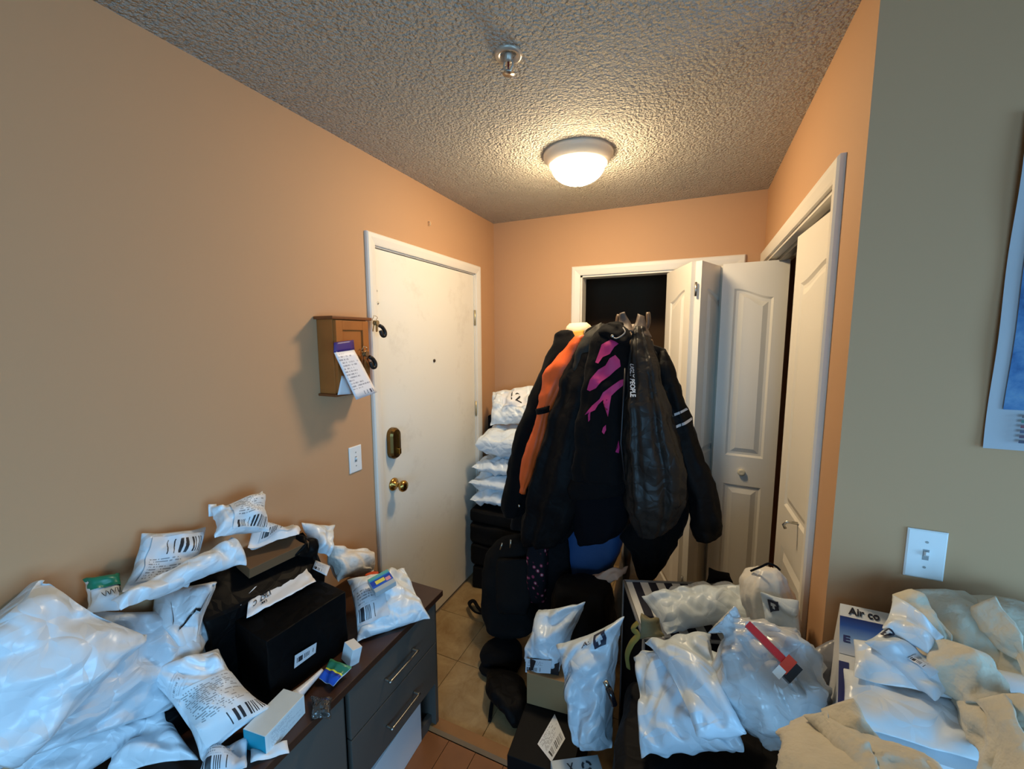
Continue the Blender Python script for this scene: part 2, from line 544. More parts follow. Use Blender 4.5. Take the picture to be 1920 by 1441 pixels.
# ---- entry door
d1 = empty('door_1', (-.03, 1.79, 0))
tag(d1, 'plain off-white entry door with brass lock and knob', 'door', kind='structure')
dm = mat('worn_white_door', (238, 231, 216), .45)
nt = dm.node_tree
tc = N(nt, 'ShaderNodeTexCoord')
ns = N(nt, 'ShaderNodeTexNoise', inp={'Scale': 3.5, 'Detail': 9.0, 'Roughness': .75})
nt.links.new(tc.outputs['Object'], ns.inputs['Vector'])
rp = N(nt, 'ShaderNodeValToRGB')
rp.color_ramp.elements[0].position = .28; rp.color_ramp.elements[0].color = (srgb(226), srgb(218), srgb(203), 1)
rp.color_ramp.elements[1].position = .45; rp.color_ramp.elements[1].color = (srgb(240), srgb(234), srgb(220), 1)
nt.links.new(ns.outputs['Fac'], rp.inputs[0])
nt.links.new(rp.outputs[0], nt.nodes['Principled BSDF'].inputs['Base Color'])
box('door_slab', (-.052, -.008), (D0 + .009, D1 - .009), (.008, DZ - .01), dm, d1, .002)
SCUFF = mat('grey_scuff_mark', (168, 160, 148), .7)
for z in (.22, 1.16, 1.77):
    h = tube('hinge', [(-.002, D1 - .004, z - .05), (-.002, D1 - .004, z + .05)], .006, mat('satin_hinge', (206, 190, 150), .35, .7), d1, 8)
# keypad dead bolt: bevelled escutcheon with rounded ends
ky, kz = 1.406, 1.124
def stadium(hw, hh, n=8):
    out = []
    for k in range(n + 1):
        t = math.pi * k / n
        out.append((hw * math.cos(t), hh - hw + hw * math.sin(t)))
    for k in range(n + 1):
        t = math.pi + math.pi * k / n
        out.append((hw * math.cos(t), -(hh - hw) + hw * math.sin(t)))
    return out
def stack_outline(name, outlines, fn, mat_, parent, smooth=False):
    vs, fs = [], []
    m = len(outlines[0][0])
    for pts, d in outlines:
        for a, b in pts: vs.append(fn(a, b, d))
    for i in range(len(outlines) - 1):
        for k in range(m): fs.append((i * m + k, i * m + (k + 1) % m, (i + 1) * m + (k + 1) % m, (i + 1) * m + k))
    fs.append(tuple((len(outlines) - 1) * m + k for k in range(m)))
    o = mesh_obj(name, vs, fs, mat_, parent, smooth)
    bmx = bmesh.new(); bmx.from_mesh(o.data); bmesh.ops.recalc_face_normals(bmx, faces=bmx.faces); bmx.to_mesh(o.data); bmx.free()
    return o
fnx = lambda a, b, d: (-.008 + d, ky + a, kz + b)
lk = stack_outline('deadbolt', [(stadium(.036, .078), 0), (stadium(.036, .078), .022), (stadium(.028, .07), .034), (stadium(.012, .05), .036)], fnx, OLDBRASS, d1)
box('thumb_turn', (.024, .046), (ky - .006, ky + .006), (kz - .05, kz - .022), BRASS, lk, .003)
box('cover_ridge', (.026, .031), (ky + .006, ky + .009), (kz - .055, kz + .055), BRASS, lk)
kb = lathe('door_knob', [(0, -.008), (.033, -.008), (.033, -.003), (.026, .004), (.013, .008), (.011, .03), (.016, .036), (.027, .046), (.029, .056), (.024, .066), (.012, .071), (0, .072)], BRASS, d1, (-.001, 1.407, .911), 'x')
ph = lathe('peephole', [(.009, -.008), (.009, -.003), (.005, -.002), (.004, -.005), (0, -.005)], mat('dark_peephole', (70, 56, 40), .4, .6), d1, (0, 1.785, 1.51), 'x', 16)
# metal latch loop high on the frame and hook above the door
for (yy, zz) in ((1.338, 1.855), (1.345, 1.80)):
    lathe('screw', [(.006, -.008), (.006, -.005), (0, -.004)], CHROME, d1, (0, yy, zz), 'x', 10)

# ---- bifold leaf
def bifold_leaf(name, w, parent, p0, p1, z0=.02, z1=2.02, flip=False, th=.03, seed=0):
    """two-panel moulded leaf standing between plan points p0 and p1; raised mouldings on both faces"""
    p0, p1 = Vector((*p0, 0)), Vector((*p1, 0))
    ax = (p1 - p0).normalized(); nn = Vector((-ax.y, ax.x, 0))
    w = (p1 - p0).length
    def P(u, z, d): return p0 + ax * u + Vector((0, 0, z)) + nn * d
    ext = (p0 + p1) / 2
    vs, fs = [], []
    def quad_ring(a, b):
        m = len(a)
        for k in range(m): fs.append((a[k], a[(k + 1) % m], b[(k + 1) % m], b[k]))
    leaf_bm_v = []
    st = w * .20 if w < .36 else .085
    def outline(zb, zt, ins, arch):
        us, ue = st + ins, w - st - ins
        n = 10
        pts = [(us, zb + ins), (ue, zb + ins)]
        for k in range(n + 1):
            t = k / n
            u = ue + (us - ue) * t
            s = (1 - t) if not flip else t
            drop = arch * (s * s * (3 - 2 * s))
            pts.append((u, zt - ins - drop))
        return pts
    panels = [(z0 + .14, z0 + .82, 0.0), (z0 + .98, z1 - .13, .05)]
    for side in (1, -1):
        d0 = side * th / 2
        # stile/rail face with two holes: built as strips round each panel by bridging to the leaf edge
        for i, (zb, zt, arch) in enumerate(panels):
            lo = z0 if i == 0 else (panels[0][1] + panels[1][0]) / 2
            hi = (panels[0][1] + panels[1][0]) / 2 if i == 0 else z1
            pts = outline(zb, zt, 0, arch)
            n = len(pts) - 2
            rim = [(0, lo), (w, lo)] + [(w * (1 - k / (n - 1)), hi) for k in range(n)]
            loops = []
            for ins, dep in ((None, 0), (0, 0), (.010, -.007), (.022, -.007), (.045, .001)):
                pp = rim if ins is None else outline(zb, zt, ins, arch)
                idx = []
                for u, z in pp:
                    idx.append(len(vs)); vs.append(P(u, z, d0 + side * dep))
                loops.append(idx)
            for a, b in zip(loops[:-1], loops[1:]): quad_ring(a, b)
            fs.append(tuple(loops[-1]))
    # edges
    base = len(vs)
    for u, z in ((0, z0), (w, z0), (w, z1), (0, z1)):
        vs.append(P(u, z, th / 2)); vs.append(P(u, z, -th / 2))
    for k in range(4):
        a, b = base + 2 * k, base + 2 * ((k + 1) % 4)
        fs.append((a, a + 1, b + 1, b))
    o = mesh_obj(name, vs, fs, DOORW, parent)
    bmx = bmesh.new(); bmx.from_mesh(o.data); bmesh.ops.remove_doubles(bmx, verts=bmx.verts, dist=1e-5)
    bmesh.ops.recalc_face_normals(bmx, faces=bmx.faces); bmx.to_mesh(o.data); bmx.free()
    return o, P

d2 = empty('door_2', (1.35, 2.35, 0))
tag(d2, 'white bifold door folded half open at the back closet', 'door', kind='structure')
bifold_leaf('leaf', .42, d2, (1.185, 2.535), (1.325, 2.165), flip=True)
bifold_leaf('leaf', .42, d2, (1.345, 2.155), (1.50, 2.530))
for z in (.3, 1.0, 1.88):
    tube('hinge', [(1.335, 2.145, z - .035), (1.335, 2.145, z + .035)], .006, CHROME, d2, 8)
d3 = empty('door_3', (1.6, 2.2, 0))
tag(d3, 'white bifold leaf with round knob swung out from the side closet', 'door', kind='structure')
lf, P = bifold_leaf('leaf', .31, d3, (1.462, 2.325), (1.757, 2.302), flip=False)
bifold_leaf('leaf', .31, d3, (1.462, 2.362), (1.655, 2.475))
q = (1.604, 2.313, 0.915)
kn = Vector(q)
kd = Vector((-0.078, -0.997, 0)).normalized()
kv, kf = [], []
prof = [(.009, -.01), (.009, .012), (.017, .018), (.019, .026), (.014, .031), (.006, .029), (0, .029)]
kz_ = Vector((0, 0, 1)); kx_ = kz_.cross(kd)
for r, d in prof:
    for k in range(20):
        t = 2 * math.pi * k / 20
        kv.append(kn + kd * d + (kx_ * math.cos(t) + kz_ * math.sin(t)) * r)
for i in range(len(prof) - 1):
    for k in range(20): kf.append((i * 20 + k, i * 20 + (k + 1) % 20, (i + 1) * 20 + (k + 1) % 20, (i + 1) * 20 + k))
mesh_obj('knob', kv, kf, mat('cream_knob', (226, 216, 190), .3), d3, True)
d4 = empty('door_4', (W, 1.5, 0))
tag(d4, 'white bifold leaf closing the near half of the side closet', 'door', kind='structure')
bifold_leaf('leaf', .48, d4, (W + .045, E0 + .016), (W + .022, 1.725), flip=False, z1=2.012)
hk = Vector((1.672, 1.453, 0.994))
tube('door_hook', [hk + Vector((.02, 0, .012)), hk + Vector((-.012, 0, .012)), hk + Vector((-.02, 0, 0)), hk + Vector((-.014, 0, -.012))], .005, CHROME, d4)

# ---- baseboards
bb = box('baseboard_front', (W + .001, XR), (KY - .014, KY), (0, .09), WHITE); tag(bb, 'white baseboard along the grey wall', 'baseboard', kind='structure')
bb = box('baseboard_left', (0, .014), (YB, D0 - .056), (0, .09), WHITE); tag(bb, 'white baseboard along the left wall', 'baseboard', kind='structure')
bb = box('baseboard_back', (0.02, C0 - .06), (B - .014, B), (0, .09), WHITE); tag(bb, 'white baseboard on the back wall by the entry door', 'baseboard', kind='structure')

# ---- ceiling lamp
lp = empty('ceiling_lamp', (.838, 1.693, H))
tag(lp, 'lit flush mount ceiling lamp with frosted glass bowl', 'lamp')
LL = (.838, 1.693, H)
BASEM = mat('lamp_base_metal', (236, 224, 204), .4)
lathe('lamp_base', [(0, 0), (.152, 0), (.152, -.012), (.146, -.022), (.128, -.046), (.122, -.05), (.116, -.05), (.116, -.03), (0, -.03)], BASEM, lp, LL, n=48)
gm = bpy.data.materials.new('lit_frosted_glass'); gm.use_nodes = True
gp = gm.node_tree.nodes['Principled BSDF']
gp.inputs['Base Color'].default_value = (.9, .85, .75, 1)
gp.inputs['Emission Color'].default_value = (1.0, .77, .47, 1)
gp.inputs['Emission Strength'].default_value = LAMP_STRENGTH
gp.inputs['Roughness'].default_value = .4
MATS['glass'] = gm
gprof = [(.117, -.049)]
for k in range(1, 13):
    t = k / 12 * math.pi / 2
    gprof.append((.117 * math.cos(t), -.049 - .078 * math.sin(t)))
lathe('glass_bowl', gprof, gm, lp, LL, n=48)
lathe('finial', [(0, -.122), (.009, -.124), (.011, -.131), (.006, -.139), (0, -.141)], BASEM, lp, LL, n=16)

# ---- fire sprinkler
sx, sy = .823, .985
spk = empty('fire_sprinkler', (sx, sy, H)); tag(spk, 'small chrome fire sprinkler head on the stippled ceiling', 'sprinkler')
SPW = mat('sprinkler_white_metal', (190, 182, 168), .35, .4)
lathe('escutcheon', [(.040, 0), (.040, -.004), (.034, -.008), (.026, -.006), (.018, .006), (0, .006)], SPW, spk, (sx, sy, H), n=28)
lathe('body', [(.012, .004), (.012, -.018), (.008, -.02), (0, -.02)], SPW, spk, (sx, sy, H), n=14)
for s in (-1, 1):
    tube('frame_arm', smoothpath([(sx + s * .010, sy, H - .016), (sx + s * .014, sy, H - .03), (sx + s * .003, sy, H - .048)], 4), .0028, SPW, spk, 6)
tube('glass_bulb', [(sx, sy, H - .018), (sx, sy, H - .044)], .0028, mat('red_glass_bulb', (120, 30, 26), .2), spk, 8)
lathe('deflector', [(0, -.048), (.016, -.049), (.017, -.051), (0, -.052)], CHROME, spk, (sx, sy, H), n=18)

# ---- light switches
def light_switch(name, label, c, ax, nn, rocker=False):
    t = empty(name, c); tag(t, label, 'light switch')
    c, ax, nn = Vector(c), Vector(ax), Vector(nn)
    def outl(hw, hh): return [(-hw, -hh), (hw, -hh), (hw, hh), (-hw, hh)]
    f = lambda a, b, d: c + ax * a + Vector((0, 0, b)) + nn * d
    stack_outline('wall_plate', [(outl(.035, .0575), .0005), (outl(.035, .0575), .004), (outl(.032, .0545), .006)], f, SWITCHW, t)
    stack_outline('slot', [(outl(.0055, .0125), .0061), (outl(.0055, .0125), .0066)], f, mat('switch_slot_grey', (150, 152, 152), .5), t)
    vs = [f(a, b, d) for (a, b, d) in ((-.004, -.004, .006), (.004, -.004, .006), (.004, .008, .006), (-.004, .008, .006), (-.0035, .003, .016), (.0035, .003, .016), (.0035, .010, .015), (-.0035, .010, .015))]
    mesh_obj('toggle', vs, [(0, 1, 5, 4), (1, 2, 6, 5), (2, 3, 7, 6), (3, 0, 4, 7), (4, 5, 6, 7)], SWITCHW, t)
    for s in (-1, 1):
        stack_outline('screw', [([(.0028 * math.cos(k * .785), s * .030 + .0028 * math.sin(k * .785)) for k in range(8)], .006), ([(.0028 * math.cos(k * .785), s * .030 + .0028 * math.sin(k * .785)) for k in range(8)], .007)], f, mat('switch_screw', (170, 172, 170), .4, .5), t)
light_switch('light_switch', 'white toggle light switch beside the entry door casing', (0, 1.155, 1.113), (0, 1, 0), (1, 0, 0))
light_switch('light_switch', 'white toggle light switch on the grey wall under the map', (1.846, KY, 1.147), (1, 0, 0), (0, -1, 0))

# small hook in the wall above the door
wh = tube('wall_hook', smoothpath([(0, 1.751, 2.262), (.012, 1.751, 2.258), (.014, 1.751, 2.246), (.006, 1.751, 2.24)], 4), .0028, mat('painted_hook', (226, 196, 150), .5))
tag(wh, 'tiny painted cup hook on the wall above the entry door', 'hook')

# ------------------------------------------------------------------ soft-goods modelling
def relax_pairs(P, A, Bx, rest, stiff, inv=None):
    d = P[Bx] - P[A]
    L = np.linalg.norm(d, axis=1)
    L[L < 1e-9] = 1e-9
    c = (d / L[:, None]) * ((L - rest) * .5 * stiff)[:, None]
    P[A] += c
    P[Bx] -= c


def grid_pairs(idx, rest):
    """colour-split structural, shear and bend pairs of an index grid"""
    out = []
    ny, nx = idx.shape
    dx, dy = rest
    def add(a, b, r, s):
        out.append((a.ravel(), b.ravel(), np.full(a.size, r), s))
    for o in (0, 1):
        a, b = idx[:, o:-1:2], idx[:, o + 1::2]
        m = min(a.shape[1], b.shape[1]); add(a[:, :m], b[:, :m], dx, 1.0)
        a, b = idx[o:-1:2, :], idx[o + 1::2, :]
        m = min(a.shape[0], b.shape[0]); add(a[:m], b[:m], dy, 1.0)
    dd = math.hypot(dx, dy)
    for o in (0, 1):
        a, b = idx[:-1, o:-1:2], idx[1:, o + 1::2]
        m = min(a.shape[1], b.shape[1])
        for p in (0, 1):
            add(a[p::2, :m], b[p::2, :m], dd, .6)
        a, b = idx[1:, o:-1:2], idx[:-1, o + 1::2]
        m = min(a.shape[1], b.shape[1])
        for p in (0, 1):
            add(a[p::2, :m], b[p::2, :m], dd, .6)
    return out


PILLOW_CACHE = {}


def sim_pillow(w, h, nx, ny, content, press, seed, steps=38, flap=2):
    """two welded plastic sheets inflated round a soft content; returns (front,back) arrays (ny,nx,3)"""
    key = (round(w, 2), round(h, 2), nx, ny, tuple(round(c, 3) for c in content), press, seed, flap)
    if key in PILLOW_CACHE: return PILLOW_CACHE[key]
    rng = np.random.default_rng(seed)
    xs = (np.linspace(-.5, .5, nx)) * w
    ys = (np.linspace(-.5, .5, ny)) * h
    X, Y = np.meshgrid(xs, ys)
    F = np.stack([X, Y, np.full_like(X, .002)], -1)
    K = np.stack([X, Y, np.full_like(X, -.002)], -1)
    n = nx * ny
    P = np.vstack([F.reshape(-1, 3), K.reshape(-1, 3)])
    P[:, 2] += rng.normal(0, .0012, len(P))
    idx = np.arange(n).reshape(ny, nx)
    pairs = grid_pairs(idx, (w / (nx - 1), h / (ny - 1)))
    allp = [(np.concatenate([a, a + n]), np.concatenate([b, b + n]), np.concatenate([r, r]), s) for a, b, r, s in pairs]
    border = np.zeros((ny, nx), bool)
    border[0] = border[-1] = True; border[:, 0] = border[:, -1] = True
    border[:flap] = True
    bi = idx[border]
    V = np.zeros_like(P)
    cx, cy, cz = content
    noise_axis = rng.uniform(-1, 1, (4, 3)); noise_ph = rng.uniform(0, 6.3, 4)
    for s in range(steps):
        G = P.reshape(2, ny, nx, 3)
        du = np.gradient(G, axis=2); dv = np.gradient(G, axis=1)
        nr = np.cross(du, dv)
        L = np.linalg.norm(nr, axis=-1, keepdims=True); L[L < 1e-12] = 1e-12
        nr = nr / L
        nr[1] *= -1
        V = V * .8 + (nr.reshape(-1, 3) * press) * .00016
        Q = P + V
        for it in range(5):
            for a, b, r, st in allp: relax_pairs(Q, a, b, r, st)
            m = (Q[bi] + Q[bi + n]) * .5
            Q[bi] = m; Q[bi + n] = m
        # contents: a soft lumpy cushion that the sheets may not enter
        lump = 1 + .10 * np.sin(Q @ (noise_axis.T * 22) + noise_ph).mean(1)
        q = Q / np.array([cx, cy, cz])
        r4 = (np.abs(q[:, 0]) ** 6 + np.abs(q[:, 1]) ** 6) ** .4 + q[:, 2] ** 2
        ins = r4 < lump
        need = np.sqrt(np.clip(lump - (np.abs(q[:, 0]) ** 6 + np.abs(q[:, 1]) ** 6) ** .4, 0, None)) * cz
        need = need * min(1.0, (s + 1) / (steps * .5))
        sgn = np.ones(len(Q)); sgn[n:] = -1
        Q[:, 2] = np.where(ins & (sgn * Q[:, 2] < need), sgn * need, Q[:, 2])
        mid = (Q[:n, 2] + Q[n:, 2]) / 2; gap = np.maximum((Q[:n, 2] - Q[n:, 2]) / 2, .0004)
        Q[:n, 2] = mid + gap; Q[n:, 2] = mid - gap
        V = Q - P
        P = Q
    G = P.reshape(2, ny, nx, 3)
    PILLOW_CACHE[key] = (G[0].copy(), G[1].copy())
    return PILLOW_CACHE[key]


def bil(c, u, v):
    u = u[..., None]; v = v[..., None]
    return c[0] * (1 - u) * (1 - v) + c[1] * u * (1 - v) + c[2] * u * v + c[3] * (1 - u) * v


def creases(x, y, seed, amp):
    """sharp-edged crumple field: folded triangular waves in random, warped directions"""
    rng = np.random.default_rng(seed + 991)
    wx = x + .012 * np.sin(y * 31 + seed) + .008 * np.sin(y * 67 + 2 * seed)
    wy = y + .012 * np.sin(x * 27 + 1.3 * seed) + .008 * np.sin(x * 71)
    z = np.zeros_like(x)
    for k in range(9):
        th = rng.uniform(0, math.pi); lam = rng.uniform(.035, .16)
        t = (wx * math.cos(th) + wy * math.sin(th)) / lam + rng.uniform(0, 1)
        tri = np.abs((t % 1) - .5) * 2
        mask = .5 + .5 * np.sin(wx * rng.uniform(-22, 22) + wy * rng.uniform(-22, 22) + rng.uniform(0, 6.3))
        z += (np.minimum(tri, .55) - .3) * lam * mask ** 2
    return z * amp


SURF = {}


def mailer(name, quad, thick, mat_, label=None, cat='parcel', group=None, seed=1, fill=(.8, .8), press=1.0, bend=0.0, bend_v=0.0, res=None, twist=0.0, parent=None, flap=2, crumple=.32):
    """padded mailer lying over the quad c00,c10,c11,(c01); front faces the quad's normal"""
    c = [np.array(p, float) for p in quad]
    if len(c) == 3: c.append(c[0] + c[2] - c[1])
    w = (np.linalg.norm(c[1] - c[0]) + np.linalg.norm(c[2] - c[3])) / 2
    h = (np.linalg.norm(c[3] - c[0]) + np.linalg.norm(c[2] - c[1])) / 2
    k = res or max(.0055, max(w, h) / 46)
    nx, ny = max(12, int(w / k)), max(12, int(h / k))
    Fr, Bk = sim_pillow(w, h, nx, ny, (w * .5 * fill[0], h * .5 * fill[1], thick / 2), press, seed, flap=flap)
    nrm = np.cross(c[1] - c[0], c[3] - c[0]) + np.cross(c[3] - c[2], c[1] - c[2])
    nrm /= np.linalg.norm(nrm)
    allv = np.concatenate([Fr.reshape(-1, 3), Bk.reshape(-1, 3)])
    lo, hi = allv.min(0), allv.max(0)
    def mapp(G):
        u = (G[..., 0] - lo[0]) / (hi[0] - lo[0]); v = (G[..., 1] - lo[1]) / (hi[1] - lo[1])
        z = G[..., 2] + bend * (1 - (2 * u - 1) ** 2) + bend_v * (1 - (2 * v - 1) ** 2) + twist * (u - .5) * (v - .5)
        return bil(c, u, v) + z[..., None] * nrm
    Fr, Bk = Fr.copy(), Bk.copy()
    for G_ in (Fr, Bk):
        jj, ii = np.meshgrid(np.arange(G_.shape[0]), np.arange(G_.shape[1]), indexing='ij')
        edge = np.minimum(np.minimum(ii, G_.shape[1] - 1 - ii), np.minimum(jj, G_.shape[0] - 1 - jj))
        G_[..., 2] += creases(G_[..., 0], G_[..., 1], seed, crumple) * np.clip(.3 + edge * .18, 0, 1)
    A, Bq = mapp(Fr), mapp(Bk)
    ny, nx = A.shape[:2]
    idx = np.arange(ny * nx).reshape(ny, nx)
    border = np.zeros((ny, nx), bool); border[0] = border[-1] = True; border[:, 0] = border[:, -1] = True
    verts = list(A.reshape(-1, 3))
    bmap = idx.copy()
    for j in range(ny):
        for i in range(nx):
            if not border[j, i]:
                bmap[j, i] = len(verts); verts.append(Bq[j, i])
    faces = []
    for j in range(ny - 1):
        for i in range(nx - 1):
            faces.append((idx[j, i], idx[j, i + 1], idx[j + 1, i + 1], idx[j + 1, i]))
            faces.append((bmap[j, i], bmap[j + 1, i], bmap[j + 1, i + 1], bmap[j, i + 1]))
    o = mesh_obj(name, verts, faces, mat_, parent, smooth=True)
    sm = o.modifiers.new('smooth', 'SUBSURF'); sm.levels = 1; sm.render_levels = 1
    SURF[o.name] = (A, nrm)
    if label: tag(o, label, cat, group)
    return o


def on_surface(o, u, v, off=.0012):
    """points on a mailer's front sheet at fractions u,v (arrays), lifted slightly"""
    A, nrm = SURF[o.name]
    ny, nx = A.shape[:2]
    x = np.clip(np.asarray(u) * (nx - 1), 0, nx - 1.001); y = np.clip(np.asarray(v) * (ny - 1), 0, ny - 1.001)
    i, j = x.astype(int), y.astype(int)
    fx, fy = (x - i)[..., None], (y - j)[..., None]
    p = A[j, i] * (1 - fx) * (1 - fy) + A[j, i + 1] * fx * (1 - fy) + A[j + 1, i + 1] * fx * fy + A[j + 1, i] * (1 - fx) * fy
    e = np.cross(A[j, i + 1] - A[j, i], A[j + 1, i] - A[j, i])
    e /= np.maximum(np.linalg.norm(e, axis=-1, keepdims=True), 1e-9)
    e = np.where((e * nrm).sum(-1, keepdims=True) < 0, -e, e)
    return p + e * off * .5 + nrm * off * .8


def sticker(o, mat_, u0, u1, v0, v1, name='shipping_label', rot=0.0, n=14, off=.002, label=None):
    """printed label stuck on a mailer; conforms to its surface"""
    a, b = np.meshgrid(np.linspace(-.5, .5, n), np.linspace(-.5, .5, n))
    cu, cv, w, h = (u0 + u1) / 2, (v0 + v1) / 2, u1 - u0, v1 - v0
    cr, sr = math.cos(rot), math.sin(rot)
    U = cu + a * w * cr - b * h * sr
    V = cv + a * w * sr + b * h * cr
    pts = on_surface(o, U, V, off)
    idx = np.arange(n * n).reshape(n, n)
    faces = [(idx[j, i], idx[j, i + 1], idx[j + 1, i + 1], idx[j + 1, i]) for j in range(n - 1) for i in range(n - 1)]
    uv = [(a.ravel()[k] + .5, b.ravel()[k] + .5) for k in range(n * n)]
    s = mesh_obj(name, pts.reshape(-1, 3), faces, mat_, o, smooth=True, uvs=uv)
    if label: s['label'] = label
    return s


def text_geo(body, size=1.0, bold=0.0, shear=0.0):
    cu = bpy.data.curves.new('lettering', 'FONT')
    cu.body = body; cu.size = size; cu.offset = bold; cu.shear = shear; cu.resolution_u = 3
    ob = bpy.data.objects.new('lettering', cu)
    COL.objects.link(ob)
    bpy.context.view_layer.update()
    me = bpy.data.meshes.new_from_object(ob.evaluated_get(bpy.context.evaluated_depsgraph_get()))
    v = np.array([tuple(x.co) for x in me.vertices]); f = [tuple(p.vertices) for p in me.polygons]
    bpy.data.objects.remove(ob); bpy.data.curves.remove(cu); bpy.data.meshes.remove(me)
    lo, hi = v.min(0), v.max(0)
    v = (v - lo) / np.maximum(hi - lo, 1e-9)
    return v[:, :2], f, (hi - lo)[:2]


def text_on(o, body, u0, u1, v0, v1, mat_, rot=0.0, name='lettering', off=.003, bold=.01):
    v, f, _ = text_geo(body, 1.0, bold)
    a, b = v[:, 0] - .5, v[:, 1] - .5
    cu, cv, w, h = (u0 + u1) / 2, (v0 + v1) / 2, u1 - u0, v1 - v0
    U = cu + a * w * math.cos(rot) - b * h * math.sin(rot)
    V = cv + a * w * math.sin(rot) + b * h * math.cos(rot)
    return mesh_obj(name, on_surface(o, U, V, off), f, mat_, o)


def quad_text(name, body, quad, mat_, parent, bold=.01):
    """flat printed lettering over a planar quad c00,c10,c11,c01"""
    v, f, _ = text_geo(body, 1.0, bold)
    c = [np.array(p, float) for p in quad]
    return mesh_obj(name, bil(c, v[:, 0], v[:, 1]), f, mat_, parent)


def quad_patch(name, quad, mat_, parent, n=2):
    c = [np.array(p, float) for p in quad]
    a, b = np.meshgrid(np.linspace(0, 1, n), np.linspace(0, 1, n))
    pts = bil(c, a, b).reshape(-1, 3)
    idx = np.arange(n * n).reshape(n, n)
    faces = [(idx[j, i], idx[j, i + 1], idx[j + 1, i + 1], idx[j + 1, i]) for j in range(n - 1) for i in range(n - 1)]
    return mesh_obj(name, pts, faces, mat_, parent, uvs=[(x, y) for x, y in zip(a.ravel(), b.ravel())])


def loft(name, stations, mat_, parent=None, n=40, per=6, folds=((7, .05), (13, .03)), grow=(0.3, 1.0), wrinkle=.004, seed=0, depth_dir=(0, 1, 0), power=2.2, cap=True, hem=None, ridge=.010, rscale=13):
    """cloth body through stations (L, R, depth): ring with half-width (R-L)/2 and given half-depth, pleated"""
    from mathutils import noise as nz
    S = []
    for st in stations:
        L, R, d = st[0], st[1], st[2]
        S.append([*L, *R, d])
    S = smoothpath(S, per)
    m = len(S)
    rng = np.random.default_rng(seed)
    ph = rng.uniform(0, 6.3, len(folds)); tw = rng.uniform(-1.5, 1.5, len(folds))
    dd = np.array(depth_dir, float); dd /= np.linalg.norm(dd)
    verts = []
    for i in range(m):
        L, R, d = S[i, :3], S[i, 3:6], S[i, 6]
        c = (L + R) / 2; a = (R - L) / 2
        t = i / (m - 1)
        g = grow[0] + (grow[1] - grow[0]) * t
        for k in range(n):
            th = 2 * math.pi * k / n
            cs, sn = math.cos(th), math.sin(th)
            ex = 2 / power
            x = math.copysign(abs(cs) ** ex, cs); y = math.copysign(abs(sn) ** ex, sn)
            f = 1 + g * sum(am * math.sin(fr * th + p + tv * t * 3) for (fr, am), p, tv in zip(folds, ph, tw))
            p = c + a * x * (1 + (f - 1) * .35) + dd * d * y * f
            q = Vector(p * 9) + Vector((seed * 3.7, seed, 0))
            nv = nz.noise(q) + .5 * nz.noise(q * 2.7)
            qr = Vector((p[0] * rscale, p[1] * rscale, p[2] * rscale * .8)) + Vector((0, seed * 1.9, seed))
            rd = abs(nz.noise(qr)) + .5 * abs(nz.noise(qr * 2.1)) + .25 * abs(nz.noise(qr * 4.3))
            p = p + (a / max(np.linalg.norm(a), 1e-6) * x + dd * y) * (nv * wrinkle * 2 - (rd - .35) * ridge)
            verts.append(p)
    faces = []
    for i in range(m - 1):
        for k in range(n):
            faces.append((i * n + k, i * n + (k + 1) % n, (i + 1) * n + (k + 1) % n, (i + 1) * n + k))
    if cap:
        for row, rev in ((0, True), (m - 1, False)):
            ci = len(verts)
            verts.append(np.mean(verts[row * n:row * n + n], axis=0))
            for k in range(n):
                f = (row * n + k, row * n + (k + 1) % n, ci)
                faces.append(f[::-1] if not rev else f)
    o = mesh_obj(name, verts, faces, mat_, parent, smooth=True)
    bmx = bmesh.new(); bmx.from_mesh(o.data); bmesh.ops.recalc_face_normals(bmx, faces=bmx.faces); bmx.to_mesh(o.data); bmx.free()
    SURF[o.name + '#ring'] = (np.array(verts[:m * n]).reshape(m, n, 3), dd)
    return o


def ring_patch(o, mat_, name, t0, t1, k0, k1, poly=None, off=.004, parent=None):
    """print on a lofted garment: polygon list in (s,t) 0..1 over ring span k0..k1 and rows t0..t1"""
    A, dd = SURF[o.name + '#ring']
    m, n = A.shape[:2]
    def pt(s, t):
        r = (t0 + (t1 - t0) * t) * (m - 1); c = k0 + (k1 - k0) * s
        i = int(min(max(r, 0), m - 1.001)); fr = r - i
        kk = int(math.floor(c)); fc = c - kk
        p = (A[i, kk % n] * (1 - fc) + A[i, (kk + 1) % n] * fc) * (1 - fr) + (A[i + 1, kk % n] * (1 - fc) + A[i + 1, (kk + 1) % n] * fc) * fr
        e = np.cross(A[i, (kk + 1) % n] - A[i, kk % n], A[i + 1, kk % n] - A[i, kk % n])
        e /= max(np.linalg.norm(e), 1e-9)
        cen = A[i].mean(0)
        if np.dot(e, p - cen) < 0: e = -e
        return p + e * off
    return pt



# ------------------------------------------------------------------ dresser along the left wall
DT = .60                                   # top surface
dr = empty('dresser', (.21, .41, 0))
tag(dr, 'low charcoal dresser with dark walnut top along the left wall', 'dresser')
box('top', (.004, .432), (-.36, 1.172), (DT - .024, DT), WALNUT, dr, .003)
box('side_panel', (.012, .412), (1.128, 1.148), (.0, DT - .024), GREYCAB, dr, .002)
box('side_panel', (.012, .412), (-.34, -.32), (.0, DT - .024), GREYCAB, dr, .002)
box('back_panel', (.006, .012), (-.34, 1.148), (.04, DT - .024), GREYCAB, dr)
box('divider', (.012, .405), (.648, .664), (.06, DT - .024), GREYCAB, dr)
box('bottom_panel', (.012, .405), (-.32, .648), (.06, .076), GREYCAB, dr)
box('drawer_floor', (.012, .40), (.664, 1.128), (.205, .217), GREYCAB, dr)
box('toe_rail', (.37, .39), (-.32, 1.128), (0, .05), GREYCAB, dr)


